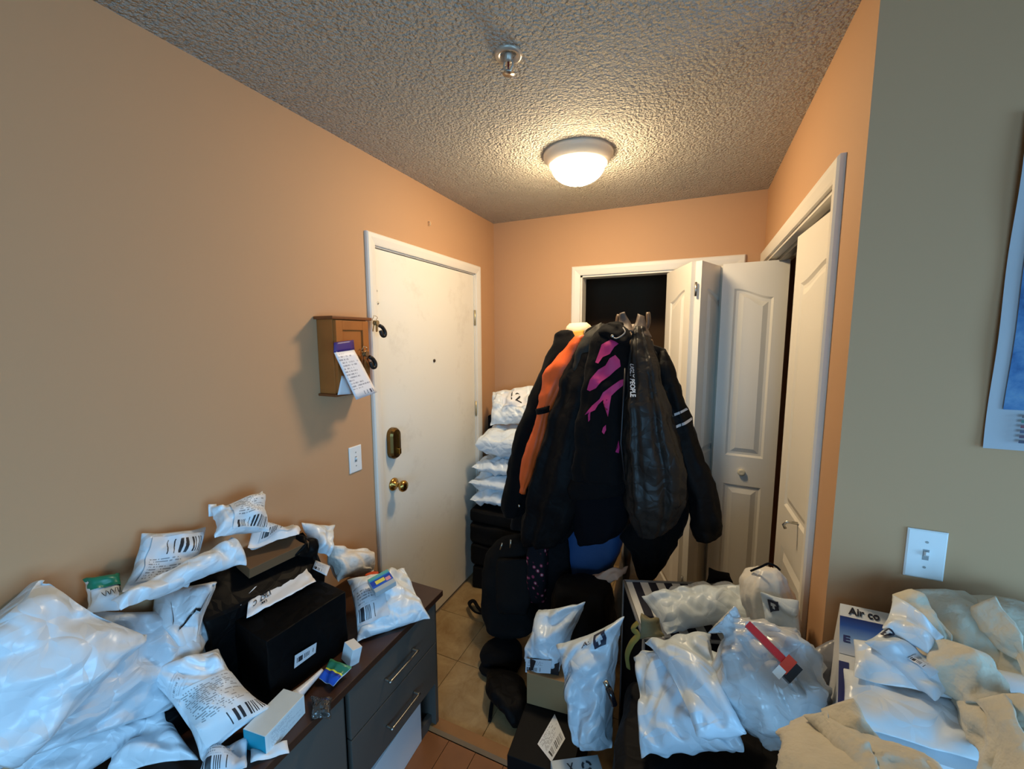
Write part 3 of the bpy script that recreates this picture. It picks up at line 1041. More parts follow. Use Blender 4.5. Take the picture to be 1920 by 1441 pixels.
def bar_handle(parent, y0, y1, z):
    tube('handle', smoothpath([(.424, y0, z), (.446, y0 + .001, z), (.450, y0 + .006, z), (.450, y1 - .006, z), (.446, y1 - .001, z), (.424, y1, z)], 4), .0042, CHROME, parent, 8)


for z0, z1 in ((.402, .572), (.222, .397)):
    d = box('drawer', (.405, .424), (.668, 1.124), (z0, z1), GREYCAB, dr, .002)
    bar_handle(d, .822, .972, (z0 + z1) / 2 - .005)
for y0, y1 in ((-.316, .162), (.168, .645)):
    d = box('door', (.405, .424), (y0, y1), (.08, .572), GREYCAB, dr, .002)

wbx = obox('white_carton', (.315, .90, .0905), (.17, .30, .18), (0, 0, 3), WHITECARD, None, .004)
tag(wbx, 'plain white carton on the floor under the dresser drawers', 'box')
obox('flap', (.318, .90, .183), (.15, .27, .004), (0, 2, 3), mat('grey_white_card', (196, 204, 214), .5), wbx)

# ------------------------------------------------------------------ parcels on the dresser
LAB = label_mat('shipping_label_a')
LAB2 = label_mat('shipping_label_b', bars=(.55, .9), bar_u=(.35, .95), text=(.05, .5), dens=54, paper=(216, 222, 230))
LAB3 = label_mat('shipping_label_c', bars=(.06, .28), bar_u=(.35, .98), text=(.35, .96), dens=60, lines=14)
LAB4 = label_mat('shipping_label_d', bars=(.1, .4), bar_u=(.05, .6), text=(.45, .9), dens=44, lines=6, paper=(206, 212, 220))
INK = mat('black_print_ink', (36, 38, 44), .5)
GP = 'white poly mailers piled on the dresser'

bs = obox('black_parcel', (.09, .41, .634), (.13, .14, .064), (0, 0, -4), BLACKP, None, .012, .006, 3, 4, True)
tag(bs, 'low black wrapped parcel buried under the mailers by the left wall', 'parcel')

m = mailer('poly_mailer', [(0.154, 0.082, 0.800), (0.140, 0.323, 0.909), (0.050, 0.184, 1.122)], .17, POLY, 'large bulging white mailer in the lower left corner of the photo', 'parcel', GP, 3, (.97, .97), 1.2, bend=.01)
mailer('poly_mailer', [(0.023, 0.114, 0.670), (0.088, 0.351, 0.680), (-0.048, 0.361, 0.770), (-0.076, 0.105, 0.780)], .08, POLY, 'flat white mailer lying directly under the large bulging one', 'parcel', GP, 5, (.86, .75), .7)
mailer('poly_mailer', [(0.079, 0.165, 0.612), (0.105, 0.328, 0.615), (0.069, 0.352, 0.700), (-0.044, 0.112, 0.700)], .06, POLY2, 'thin grey-white mailer lowest in the stack beside the barcode mailer', 'parcel', GP, 6, (.8, .7), .6)
mailer('poly_mailer', [(0.115, 0.225, 0.612), (0.288, 0.335, 0.615), (0.073, 0.369, 0.655), (0.037, 0.260, 0.650)], .04, POLY, 'crumpled white mailer corner folded under the barcode mailer', 'parcel', GP, 8, (.7, .6), .8)

mailer('poly_mailer', [(0.120, 0.038, 0.803), (0.100, 0.470, 0.592), (0.040, 0.543, 0.834), (0.040, 0.269, 0.987)], .06, POLY2, 'grey-white mailer standing against the wall low behind the pile', 'parcel', GP, 9, (.9, .9), .6)
m7 = mailer('poly_mailer', [(0.306, 0.328, 0.625), (0.346, 0.485, 0.640), (0.154, 0.467, 0.775), (0.059, 0.328, 0.775)], .07, POLY, 'white mailer with big shipping label in front of the black box', 'parcel', GP, 11, (.8, .8), .9, bend=.008)
sticker(m7, LAB3, .13, .97, .06, .62)
sticker(m7, mat('label_tape', (220, 226, 232), .3), .05, .40, .60, .72, 'tape', .5)
sticker(m7, label_mat('tape_print', bars=(2, 3), text=(.2, .8), lines=1, paper=(220, 226, 232), ink=(70, 74, 84)), .09, .36, .625, .695, 'printed_code', .5, off=.004)

m6 = mailer('poly_mailer', [(0.026, 0.343, 0.770), (0.113, 0.447, 0.780), (0.094, 0.525, 0.935), (-0.017, 0.414, 0.945)], .10, POLY, 'plump white mailer with black creased tape beside the black parcel', 'parcel', GP, 13, (.95, .95), 1.1)
TAPEK = mat('black_tape', (26, 26, 28), .35)
for (a, b) in (((.40, .80), (.52, .50)), ((.62, .42), (.80, .62)), ((.80, .62), (.90, .60)), ((.90, .60), (.97, .84))):
    us = np.linspace(a[0], b[0], 7); vs = np.linspace(a[1], b[1], 7)
    wv = np.linspace(.012, .024, 7)
    top = on_surface(m6, us, vs + wv, .004); bot = on_surface(m6, us + .01, vs - wv, .004)
    mesh_obj('black_tape', np.vstack([top, bot]), [(i, i + 1, 8 + i, 7 + i) for i in range(6)], TAPEK, m6)

m5 = mailer('poly_mailer', [(0.170, 0.258, 1.017), (0.180, 0.551, 0.975), (0.100, 0.558, 1.051), (0.120, 0.264, 1.032)], .06, POLY, 'long white mailer lying slantwise across the top of the pile', 'parcel', GP, 17, (.85, .75), 1.0, bend_v=.012)
m4 = mailer('poly_mailer', [(0.085, 0.300, 1.022), (0.100, 0.434, 0.958), (0.030, 0.529, 1.082), (0.030, 0.373, 1.133)], .035, POLY2, 'grey mailer with printed bar codes leaning against the left wall', 'parcel', GP, 19, (.8, .8), .6)
sticker(m4, LAB2, .14, .86, .16, .86)
m3 = mailer('poly_mailer', [(0.075, 0.238, 1.006), (0.085, 0.294, 0.975), (0.030, 0.321, 1.048), (0.030, 0.250, 1.072)], .03, POLY, 'small green and white packet behind the large bulging mailer', 'parcel', None, 21, (.8, .8), .6)
GREEN = mat('emerald_print', (20, 128, 104), .35)
sticker(m3, GREEN, .02, .98, .60, .98, 'green_band', 0, 12, .003, 'glossy emerald green band')
us = np.linspace(.34, .80, 22)
tube('scribble', on_surface(m3, us, .42 + .07 * np.sin(us * 62) + (us - .5) * .15, .004), .0007, INK, m3, 5)

# black wrapped parcels
b2 = obox('black_parcel', (.070, .66, .765), (.115, .38, .32), (0, 0, -5), BLACKP, None, .014, .012, 5, 7, True)
for v in b2.data.vertices: v.co.z -= max(0, v.co.x - .03) * 1.0 * (v.co.z - .605) / .32
tag(b2, 'tall black plastic wrapped parcel against the wall, behind the black box', 'parcel')
kc = obox('cardboard_box', (.070, .70, .925), (.105, .20, .034), (0, 12, -6), mat('dark_brown_cardboard', (104, 76, 48), .8, var=(8, .1)), None, .002)
tag(kc, 'flat brown cardboard box on the tall black parcel', 'box')
b1 = obox('black_box_parcel', (.206, .657, .7005), (.188, .262, .20), (0, 0, -6.5), BLACKP, None, .006, .004, 4, 2, True)
tag(b1, 'black plastic wrapped box in the middle of the dresser top', 'parcel')
q = [np.array(p) + np.array((.004, 0, 0)) for p in ((0.301, 0.581, 0.673), (0.306, 0.652, 0.672), (0.306, 0.658, 0.702), (0.301, 0.586, 0.711))]
quad_patch('sticker', q, label_mat('strip_label', bars=(.3, .7), bar_u=(.1, .9), text=(.99, 1), dens=30, paper=(190, 198, 206)), b1)


def paper(name, quad, parent, mat_, n=12, crumple=.006, seed=0, label=None, cat=None, clip=None, thick=.0008):
    from mathutils import noise as nz
    c = [np.array(p, float) for p in quad]
    a, b = np.meshgrid(np.linspace(0, 1, n), np.linspace(0, 1, n))
    if clip is not None: a = clip(a, b)
    pts = bil(c, a, b).reshape(-1, 3)
    nr = np.cross(c[1] - c[0], c[3] - c[0]); nr /= np.linalg.norm(nr)
    for p in pts:
        q = Vector(p * 28) + Vector((seed * 5.1, 0, 0))
        p += nr * (abs(nz.noise(q)) * 2 + nz.noise(q * 2.3)) * crumple
    idx = np.arange(n * n).reshape(n, n)
    faces = [(idx[j, i], idx[j, i + 1], idx[j + 1, i + 1], idx[j + 1, i]) for j in range(n - 1) for i in range(n - 1)]
    o = mesh_obj(name, pts, faces, mat_, parent, smooth=True, uvs=[(x, y) for x, y in zip(np.meshgrid(np.linspace(0, 1, n), np.linspace(0, 1, n))[0].ravel(), np.meshgrid(np.linspace(0, 1, n), np.linspace(0, 1, n))[1].ravel())])
    s = o.modifiers.new('thickness', 'SOLIDIFY'); s.thickness = thick
    SURF[o.name] = (pts.reshape(n, n, 3), nr)
    if label: tag(o, label, cat)
    return o


tl = paper('torn_label', [(0.160, 0.545, 0.812), (0.192, 0.764, 0.812), (0.042, 0.811, 0.845), (0.122, 0.578, 0.835)], None, PAPER, 14, .005, 2, 'torn white paper shipping slip lying on the black box', 'paper')
text_on(tl, '1267  C', .08, .36, .42, .72, INK, math.pi, bold=.02)
text_on(tl, 'LM', .20, .28, .22, .34, INK, math.pi, bold=.02)
paper('paper_strip', [(0.114, 0.548, 0.838), (0.118, 0.558, 0.836), (0.100, 0.622, 0.856), (0.103, 0.614, 0.858)], None, PAPER, 6, .001, 5, 'narrow white paper strip on the tall black parcel', 'paper')
sl = paper('paper_tag', [(0.149, 0.789, 0.835), (0.216, 0.788, 0.826), (0.194, 0.825, 0.836), (0.128, 0.821, 0.845)], None, LAB4, 6, .001, 6, 'small white printed tag behind the torn slip', 'paper')

m8 = mailer('poly_mailer', [(0.130, 0.489, 1.079), (0.140, 0.650, 1.025), (0.050, 0.700, 1.139), (0.050, 0.530, 1.138)], .07, POLY, 'white barcode mailer propped upright on top of the pile', 'parcel', GP, 23, (.8, .8), .9)
sticker(m8, LAB, .26, .97, .06, .82)
paper('folded_flap', [(0.055, 0.526, 1.119), (0.055, 0.550, 1.112), (0.050, 0.553, 1.147), (0.050, 0.531, 1.154)], m8, POLY, 5, .001, 3)
m9 = mailer('paper_envelope', [(0.066, 0.620, 0.972), (0.134, 0.755, 0.966), (0.030, 0.850, 0.934), (0.030, 0.661, 1.015)], .012, PAPER, 'flat white paper envelope under the upright barcode mailer', 'envelope', None, 25, (.8, .7), .3)
sticker(m9, LAB4, .2, .8, .2, .8)
m11 = mailer('poly_mailer', [(0.100, 0.836, 0.851), (0.110, 0.892, 0.812), (0.030, 1.001, 0.881), (0.030, 0.840, 0.961)], .05, POLY, 'small crinkled white mailer at the far wall end of the pile', 'parcel', GP, 27, (.75, .8), 1.0)
ck = mailer('clear_wrapper', [(0.120, 0.736, 0.897), (0.130, 0.828, 0.838), (0.080, 0.861, 0.901), (0.080, 0.780, 0.955)], .04, BLACKP, 'crinkled black plastic wrapper between envelope and small mailer', 'wrapper', None, 28, (.7, .7), 1.0)
m12 = mailer('bubble_packet', [(0.123, 0.913, 0.700), (0.156, 1.078, 0.665), (0.060, 1.145, 0.685), (0.060, 0.914, 0.851)], .10, mat('cream_wrapped_packet', (226, 220, 212), .4, bump=(34, .6, .012), var=(14, .12)), 'wrinkled cream packet near the far end of the dresser', 'parcel', None, 29, (.85, .8), 1.2)
m13 = mailer('poly_mailer', [(0.333, 0.793, 0.606), (0.501, 0.989, 0.610), (0.290, 1.107, 0.700), (0.180, 0.907, 0.735)], .07, POLY, 'crinkled white mailer with a printed card at the dresser end', 'parcel', GP, 31, (.94, .92), 1.0)
sticker(m13, LAB4, .05, .45, .18, .72)
CARD = mat('blue_green_card_print', (30, 80, 170), .3)
nt = CARD.node_tree
tc = N(nt, 'ShaderNodeTexCoord'); sp = N(nt, 'ShaderNodeSeparateXYZ'); nt.links.new(tc.outputs['UV'], sp.inputs[0])
rp = N(nt, 'ShaderNodeValToRGB'); rp.color_ramp.interpolation = 'CONSTANT'
for k, (pos, col) in enumerate(((0, (176, 186, 190)), (.26, (32, 92, 196)), (.40, (30, 70, 170)), (.74, (40, 140, 200)), (.82, (96, 170, 160)))):
    e = rp.color_ramp.elements[k] if k < 2 else rp.color_ramp.elements.new(pos)
    e.position = pos; e.color = (*[srgb(c) for c in col], 1)
nt.links.new(sp.outputs[1], rp.inputs[0]); nt.links.new(rp.outputs[0], nt.nodes['Principled BSDF'].inputs['Base Color'])
cc = np.array((0.336, 0.924, 0.752))
Mx = Matrix.Translation(tuple(cc)) @ rot_m((10, 16, -24))
cd = obox('printed_box', tuple(cc), (.070, .078, .022), (10, 16, -24), mat('grey_card_edge', (170, 178, 182), .5), None, .002)
tag(cd, 'small blue and green printed box on the end mailer', 'box')
quad_patch('printed_face', [Mx @ Vector(p) for p in ((.034, -.038, .0116), (.034, .038, .0116), (-.034, .038, .0116), (-.034, -.038, .0116))], CARD, cd)
quad_patch('yellow_print', [Mx @ Vector(p) for p in ((.006, -.022, .0122), (.006, .012, .0122), (-.010, .012, .0122), (-.010, -.022, .0122))], mat('yellow_print', (232, 216, 90), .4), cd)
quad_patch('pink_print', [Mx @ Vector(p) for p in ((.012, .014, .0122), (.012, .032, .0122), (-.004, .032, .0122), (-.004, .014, .0122))], mat('pink_print', (224, 150, 160), .4), cd)
og = obox('orange_packet', (.10, 1.12, .612), (.05, .035, .022), (0, 0, 20), mat('orange_plastic', (226, 92, 48), .4), None, .006)
tag(og, 'tiny orange packet at the back corner of the dresser', 'packet')

# small things along the front edge
BAND = mat('green_blue_sachet', (40, 120, 90), .3, bump=(30, .3, .004))
nt = BAND.node_tree
tc = N(nt, 'ShaderNodeTexCoord'); sp = N(nt, 'ShaderNodeSeparateXYZ'); nt.links.new(tc.outputs['UV'], sp.inputs[0])
rp = N(nt, 'ShaderNodeValToRGB'); rp.color_ramp.interpolation = 'CONSTANT'
for k, (pos, col) in enumerate(((0, (30, 84, 190)), (.36, (36, 60, 150)), (.46, (214, 214, 60)), (.53, (44, 120, 96)), (.86, (70, 150, 110)))):
    e = rp.color_ramp.elements[k] if k < 2 else rp.color_ramp.elements.new(pos)
    e.position = pos; e.color = (*[srgb(c) for c in col], 1)
nt.links.new(sp.outputs[1], rp.inputs[0]); nt.links.new(rp.outputs[0], nt.nodes['Principled BSDF'].inputs['Base Color'])
sa = mailer('sachet', [(0.346, 0.627, 0.612), (0.409, 0.625, 0.610), (0.417, 0.696, 0.622), (0.332, 0.687, 0.632)], .018, POLY, 'green and blue striped sachet at the front edge of the dresser', 'packet', None, 33, (.8, .8), .5, res=.006)
sticker(sa, BAND, .03, .97, .03, .97, 'printed_face')
wc = obox('white_box', (.372, .735, .630), (.050, .034, .056), (-12, 6, -14), WHITECARD, None, .002)
tag(wc, 'small white card box standing behind the striped sachet', 'box')
tp = [np.array((0.338, 0.559, 0.618)), np.array((0.340, 0.593, 0.622)), np.array((0.337, 0.649, 0.624))]
tbp = smoothpath(tp, 6)
tb = tube('cream_tube', tbp, list(np.linspace(.016, .006, len(tbp))), mat('white_tube_plastic', (232, 232, 234), .3), None, 12, 1.0)
tag(tb, 'small white cosmetic tube beside the black box', 'tube')
tube('cap', [tp[0], tp[0] + (tp[0] - tp[2]) / np.linalg.norm(tp[0] - tp[2]) * .018], .017, mat('white_cap', (224, 228, 232), .4), tb, 12)
TEALB = mat('pale_blue_card', (214, 226, 230), .45, var=(30, .05))
sb = obox('small_box', (.366, .474, .629), (.072, .126, .056), (0, 0, 7), TEALB, None, .0015)
tag(sb, 'small pale blue product box at the front dresser edge', 'box')
Mx = Matrix.Translation((.366, .474, .629)) @ rot_m((0, 0, 7))
quad_patch('teal_end', [Mx @ Vector(p) for p in ((-.035, -.0636, -.027), (.035, -.0636, -.027), (.035, -.0636, .027), (-.035, -.0636, .027))], mat('teal_print', (30, 150, 176), .4), sb)
quad_patch('printed_panel', [Mx @ Vector(p) for p in ((.0364, -.055, -.02), (.0364, .055, -.02), (.0364, .055, .022), (.0364, -.055, .022))], label_mat('tiny_print', bars=(2, 3), text=(.1, .95), lines=5, paper=(206, 220, 226), ink=(150, 166, 180)), sb)
cu = mailer('leaflet', [(0.395, 0.382, 0.603), (0.459, 0.444, 0.603), (0.425, 0.463, 0.605), (0.357, 0.408, 0.605)], .006, PAPER, 'folded white leaflet under the pale blue product box', 'paper', None, 35, (.7, .7), .3)
cw = mailer('clear_wrapper', [(0.430, 0.530, 0.603), (0.484, 0.550, 0.603), (0.438, 0.600, 0.612), (0.364, 0.579, 0.612)], .02, mat('smoky_cellophane', (62, 58, 54), .12, bump=(40, .9, .02), spec=.9), 'crinkled smoky cellophane wrapper on the dresser edge', 'wrapper', None, 36, (.6, .6), 1.4, res=.006)
m17 = mailer('poly_mailer', [(0.330, 0.296, 0.606), (0.406, 0.372, 0.606), (0.339, 0.420, 0.617), (0.271, 0.358, 0.622)], .02, POLY2, 'label covered mailer peeking out under the barcode mailer', 'parcel', GP, 37, (.8, .8), .5)
sticker(m17, LAB4, .06, .94, .06, .94)

# ------------------------------------------------------------------ key cabinet on the left wall
WOODC = mat('honey_wood', (168, 100, 44), .45, bump=(26, .12, .002), var=(10, .22))
WOODD = mat('dark_honey_wood', (120, 66, 30), .45, bump=(26, .12, .002), var=(10, .2))
kc_ = empty('key_cabinet', (0, 1.08, 1.56)); tag(kc_, 'small honey wood key cabinet on the wall beside the door', 'cabinet')
KY0, KY1, KZ0, KZ1, KD = .992, 1.170, 1.425, 1.712, .082
box('carcass', (.001, KD), (KY0, KY1), (KZ0, KZ1), WOODC, kc_, .002)
box('top_board', (.001, KD + .018), (KY0 - .014, KY1 + .016), (KZ1, KZ1 + .012), WOODD, kc_, .003)
box('bottom_board', (.001, KD + .012), (KY0 - .01, KY1 + .01), (KZ0 - .010, KZ0), WOODD, kc_, .003)
kd_ = box('door', (KD, KD + .008), (KY0 + .004, KY1 - .004), (KZ0 + .004, KZ1 - .004), WOODC, kc_, .001)
for ya, yb, za, zb in ((KY0 + .004, KY0 + .036, KZ0 + .004, KZ1 - .004), (KY1 - .036, KY1 - .004, KZ0 + .004, KZ1 - .004), (KY0 + .036, KY1 - .036, KZ1 - .04, KZ1 - .004), (KY0 + .036, KY1 - .036, KZ0 + .004, KZ0 + .04)):
    box('door_rail', (KD + .008, KD + .015), (ya, yb), (za, zb), WOODC, kd_, .0015)
lathe('knob', [(0, 0), (.004, 0), (.006, .008), (.008, .014), (0, .017)], BRASS, kd_, (KD + .015, KY0 + .02, 1.565), 'x', 14)
# hanging card
cq = [(0.135, 1.043, 1.399), (0.135, 1.160, 1.414), (0.112, 1.067, 1.595), (0.112, 0.966, 1.588)]
ca = paper('hang_tag', cq, None, label_mat('tag_print', bars=(.05, .13), bar_u=(.45, .9), text=(.2, .95), lines=8, dens=40, paper=(238, 236, 240), ink=(90, 90, 110)), 8, .0008, 9, 'white printed hang tag hooked on the key cabinet', 'tag', thick=.0012)
paper('tag_header', [(0.113, 0.965, 1.586), (0.113, 1.069, 1.595), (0.110, 1.069, 1.633), (0.110, 0.971, 1.624)], ca, mat('purple_print', (70, 48, 120), .4), 5, .0004, 3)
sc_ = paper('folded_card', [(0.100, 0.985, 1.424), (0.100, 1.063, 1.418), (0.098, 1.036, 1.489), (0.098, 1.012, 1.496)], None, PAPER, 6, .0006, 8, 'small folded white card behind the hang tag', 'card', thick=.0012)
# bunches of keys
def key_bunch(name, label, p, seed):
    t = empty(name, p); tag(t, label, 'keys')
    p = Vector(p)
    KEYM = mat('nickel_key', (196, 180, 150), .3, 1.0)
    tube('ring', [p + Vector((.004 * math.sin(a * 3), .013 * math.cos(a), .013 * math.sin(a))) for a in np.linspace(0, 6.283, 22)[:-1]], .0014, KEYM, t, 6, closed=True)
    rr = random.Random(seed)
    for k in range(3):
        a = rr.uniform(-.5, .5); x = .004 * k
        c = p + Vector((x, .006 * (k - 1), -.018))
        pts = stadium(.010, .011, 6)
        R_ = Matrix.Rotation(a, 3, 'X')
        vs, n_ = [], len(pts)
        for d in (0, .0018):
            for u, v in pts: vs.append(c + R_ @ Vector((d, u, v)))
        blade = [(-.0035, -.009), (.0035, -.009), (.0035, -.036), (0, -.04), (-.0035, -.036)]
        fs = [tuple(range(n_)), tuple(reversed(range(n_, 2 * n_)))] + [(i, (i + 1) % n_, n_ + (i + 1) % n_, n_ + i) for i in range(n_)]
        b0 = len(vs)
        for d in (0, .0018):
            for u, v in blade: vs.append(c + R_ @ Vector((d, u, v)))
        fs += [tuple(b0 + i for i in range(5)), tuple(b0 + 9 - i for i in range(5))] + [(b0 + i, b0 + (i + 1) % 5, b0 + 5 + (i + 1) % 5, b0 + 5 + i) for i in range(5)]
        mesh_obj('key', vs, fs, KEYM, t)
    # black fob with a loop of strap
    q = p + Vector((.012, .024, -.052))
    fo = tube('strap_fob', smoothpath([q + Vector((0, -.010, .022)), q + Vector((.002, .006, .014)), q + Vector((.003, .020, -.006)), q + Vector((.002, .018, -.022)), q + Vector((0, .004, -.020)), q + Vector((0, -.004, 0))], 5), .0085, mat('black_leather', (22, 20, 20), .45), t, 8)
    return t
key_bunch('key_bunch', 'bunch of keys with black fob hanging at the cabinet top corner', (0.060, 1.248, 1.724), 3)
key_bunch('key_bunch', 'lower bunch of keys with black fob behind the hang tag', (0.105, 1.129, 1.593), 8)

# ------------------------------------------------------------------ heap of parcels on the right
GR = 'mailers heaped by the closets'
du = obox('duffel_bag', (1.41, .83, .305), (.42, .42, .60), (0, 0, 3), BLACKN, None, .06, .018, 5, 12, True)
tag(du, 'large black soft bag carrying the two big pillowy mailers', 'bag')
tube('zip', smoothpath([(1.22, .62, .608), (1.3, .61, .612), (1.45, .605, .612), (1.56, .62, .608)], 6), .005, mat('dark_zip', (44, 44, 48), .4, .5), du, 6)

mA = mailer('poly_mailer', [(1.268, 0.750, 0.638), (1.482, 0.750, 0.753), (1.487, 1.000, 0.802), (1.215, 1.000, 0.698)], .10, POLY3, 'lower of two pillowy white mailers on the black bag', 'parcel', GR, 41, (.9, .9), 1.0)
mB = mailer('poly_mailer', [(1.386, 0.700, 0.792), (1.482, 0.720, 0.824), (1.418, 0.950, 0.872), (1.248, 0.950, 0.790)], .08, POLY3, 'upper of two pillowy white mailers, slanting down to the right', 'parcel', GR, 43, (.92, .92), 1.0)

# knotted shopping bag
SHOP = mat('translucent_shopping_bag', (222, 226, 230), .22, trans=.2, var=(5, .05), crump=(11, .5, .03))
sg = loft('plastic_bag', [((1.395, 0.800, 0.963), (1.448, 0.840, 1.020), .035), ((1.406, 0.800, 0.961), (1.458, 0.840, 1.007), .022), ((1.423, 0.800, 0.961), (1.471, 0.840, 0.998), .02), ((1.409, 0.800, 0.928), (1.535, 0.860, 0.995), .06), ((1.415, 0.800, 0.859), (1.600, 0.840, 0.976), .10), ((1.446, 0.800, 0.795), (1.630, 0.830, 0.900), .115), ((1.497, 0.800, 0.754), (1.626, 0.820, 0.841), .10), ((1.531, 0.800, 0.740), (1.595, 0.840, 0.757), .06), ((1.549, 0.810, 0.732), (1.571, 0.830, 0.732), .02)],
          SHOP, None, 64, 7, ((9, .05), (17, .045), (31, .03), (5, .04)), (1.5, .7), .006, 5, (-.08, .76, -.64), 2.1, ridge=.035, rscale=16)
tag(sg, 'knotted translucent shopping bag beside the pillowy mailers', 'bag')
# red box lying on it
P0, Q0 = np.array((1.468, 0.735, 1.061)), np.array((1.550, 0.700, 1.007))
ax = (Q0 - P0); Ln = np.linalg.norm(ax); ax /= Ln
dn = np.array((.08, .76, -.64)); dn /= np.linalg.norm(dn)
sd = np.cross(dn, ax); sd /= np.linalg.norm(sd)
def rb(name, a0, a1, s0, s1, d0, d1, mat_, parent=None):
    vs = [P0 + ax * a + sd * s + dn * d for a in (a0, a1) for s in (s0, s1) for d in (d0, d1)]
    return mesh_obj(name, vs, [(0, 1, 3, 2), (4, 6, 7, 5), (0, 4, 5, 1), (2, 3, 7, 6), (0, 2, 6, 4), (1, 5, 7, 3)], mat_, parent)
rbx = rb('red_box', 0, Ln * .86, -.006, .008, 0, .018, mat('red_card', (206, 34, 34), .35))
tag(rbx, 'slim red and black product box on the shopping bag', 'box')
rb('black_end', Ln * .86, Ln * 1.02, -.012, .024, 0, .03, mat('black_card', (24, 22, 26), .4), rbx)
rb('red_end', Ln * .74, Ln * .90, -.014, .018, -.002, .01, mat('orange_red_card', (222, 66, 40), .35), rbx)
rb('price_sticker', Ln * .74, Ln * .88, .014, .034, -.003, 0, mat('white_sticker', (236, 236, 232), .4), rbx)
# dark printed bag by the wall corner
GREYB = mat('grey_printed_film', (120, 122, 130), .3, bump=(30, .5, .01), var=(22, .35))
mailer('plastic_packet', [(1.638, 0.965, 0.702), (1.711, 0.985, 0.735), (1.695, 0.990, 0.921), (1.616, 0.970, 0.879)], .05, GREYB, 'grey printed plastic packet wedged at the wall corner', 'packet', None, 45, (.8, .85), .8)

# striped hamper
hp = empty('laundry_hamper', (1.353, 1.30, 0)); tag(hp, 'navy and white striped fabric hamper with mailers on its lid', 'hamper')
STR = mat('navy_white_stripe', (226, 230, 234), .75)
nt = STR.node_tree
tc = N(nt, 'ShaderNodeTexCoord'); sp = N(nt, 'ShaderNodeSeparateXYZ'); nt.links.new(tc.outputs['UV'], sp.inputs[0])
fr = math_node(nt, 'GREATER_THAN', math_node(nt, 'FRACT', math_node(nt, 'MULTIPLY', sp.outputs[0], 6.0)), .5)
mx = N(nt, 'ShaderNodeMixRGB'); mx.inputs[1].default_value = (*[srgb(c) for c in (222, 226, 230)], 1); mx.inputs[2].default_value = (*[srgb(c) for c in (26, 30, 50)], 1)
nt.links.new(fr, mx.inputs[0]); nt.links.new(mx.outputs[0], nt.nodes['Principled BSDF'].inputs['Base Color'])
Mh = Matrix.Translation((1.353, 1.30, 0)) @ rot_m((0, 0, 20))
hw, hd, hh = .18, .155, .695
cs = [(-hw, -hd), (hw, -hd), (hw, hd), (-hw, hd)]
for k in range(4):
    a, b = cs[k], cs[(k + 1) % 4]
    quad_patch('side_panel', [Mx_ for Mx_ in (Mh @ Vector((*a, .002)), Mh @ Vector((*b, .002)), Mh @ Vector((*b, hh)), Mh @ Vector((*a, hh)))], NAVY, hp)
lid = quad_patch('lid', [Mh @ Vector((*cs[0], hh)), Mh @ Vector((*cs[1], hh)), Mh @ Vector((*cs[2], hh)), Mh @ Vector((*cs[3], hh))], STR, hp)
for k in range(4):
    a, b = cs[k], cs[(k + 1) % 4]
    tube('binding', [Mh @ Vector((*a, hh)), Mh @ Vector((*b, hh))], .006, mat('grey_binding', (120, 122, 126), .8), hp, 6)
    tube('binding', [Mh @ Vector((*a, .01)), Mh @ Vector((*a, hh))], .005, mat('grey_binding', (120, 122, 126), .8), hp, 6)

mailer('poly_mailer', [(1.270, 1.249, 0.722), (1.547, 1.382, 0.735), (1.544, 1.478, 0.725), (1.295, 1.370, 0.712)], .022, POLY2, 'grey-white mailer at the back of the striped hamper lid', 'parcel', GR, 47, (.8, .8), .8)
mailer('poly_mailer', [(1.304, 1.100, 0.716), (1.574, 1.204, 0.765), (1.590, 1.408, 0.770), (1.208, 1.222, 0.750)], .07, POLY3, 'wide pale mailer draped over the front of the striped hamper', 'parcel', GR, 49, (.88, .85), 1.0, bend=.012)
mailer('black_glove', [(1.418, 1.447, 0.715), (1.518, 1.498, 0.715), (1.503, 1.515, 0.745), (1.429, 1.522, 0.750)], .035, BLACKF, 'crumpled black cloth on the back corner of the hamper', 'cloth', None, 51, (.7, .7), 1.0)
OLIVE = mat('olive_canvas', (112, 106, 78), .8, bump=(40, .4, .006), var=(12, .2))
ob_ = mailer('canvas_pouch', [(1.225, 1.030, 0.731), (1.306, 1.030, 0.762), (1.287, 1.060, 0.805), (1.228, 1.070, 0.799)], .05, OLIVE, 'small olive canvas pouch below the draped mailer', 'pouch', None, 53, (.85, .85), 1.0)
st = tube('yellow_strap', smoothpath([(1.224, 1.030, 0.789), (1.211, 1.020, 0.772), (1.227, 1.010, 0.763), (1.211, 1.000, 0.738), (1.199, 1.000, 0.696), (1.204, 1.000, 0.655)], 5), .009, mat('mustard_webbing', (118, 106, 44), .8), ob_, 8, .35)

# white carrier bag with a box at the closet jamb
CARR = mat('white_carrier_bag', (220, 216, 208), .35, bump=(24, .6, .012), var=(10, .08))
cbg = loft('carrier_bag', [((1.531, 1.130, 0.982), (1.590, 1.130, 0.993), .02), ((1.505, 1.130, 0.953), (1.607, 1.130, 0.968), .05), ((1.494, 1.130, 0.910), (1.635, 1.130, 0.915), .07), ((1.509, 1.130, 0.834), (1.646, 1.130, 0.857), .075), ((1.53, 1.13, .70), (1.655, 1.13, .70), .075), ((1.53, 1.13, .30), (1.655, 1.13, .30), .075), ((1.53, 1.13, .006), (1.655, 1.13, .006), .07)],
           CARR, None, 44, 5, ((7, .06), (15, .05), (4, .05)), (1.2, .3), .006, 8, (0, 1, 0), 2.6)
tag(cbg, 'crumpled white carrier bag standing beside the closet casing', 'bag')
mailer('poly_mailer', [(1.551, 1.045, 0.805), (1.637, 1.050, 0.839), (1.622, 1.050, 0.961), (1.532, 1.045, 0.961)], .02, POLY3, 'pale blue mailer with a dark square logo, upright by the closet casing', 'parcel', GR, 55, (.8, .8), .5)
LOGO = mat('navy_logo_ink', (34, 40, 62), .5)
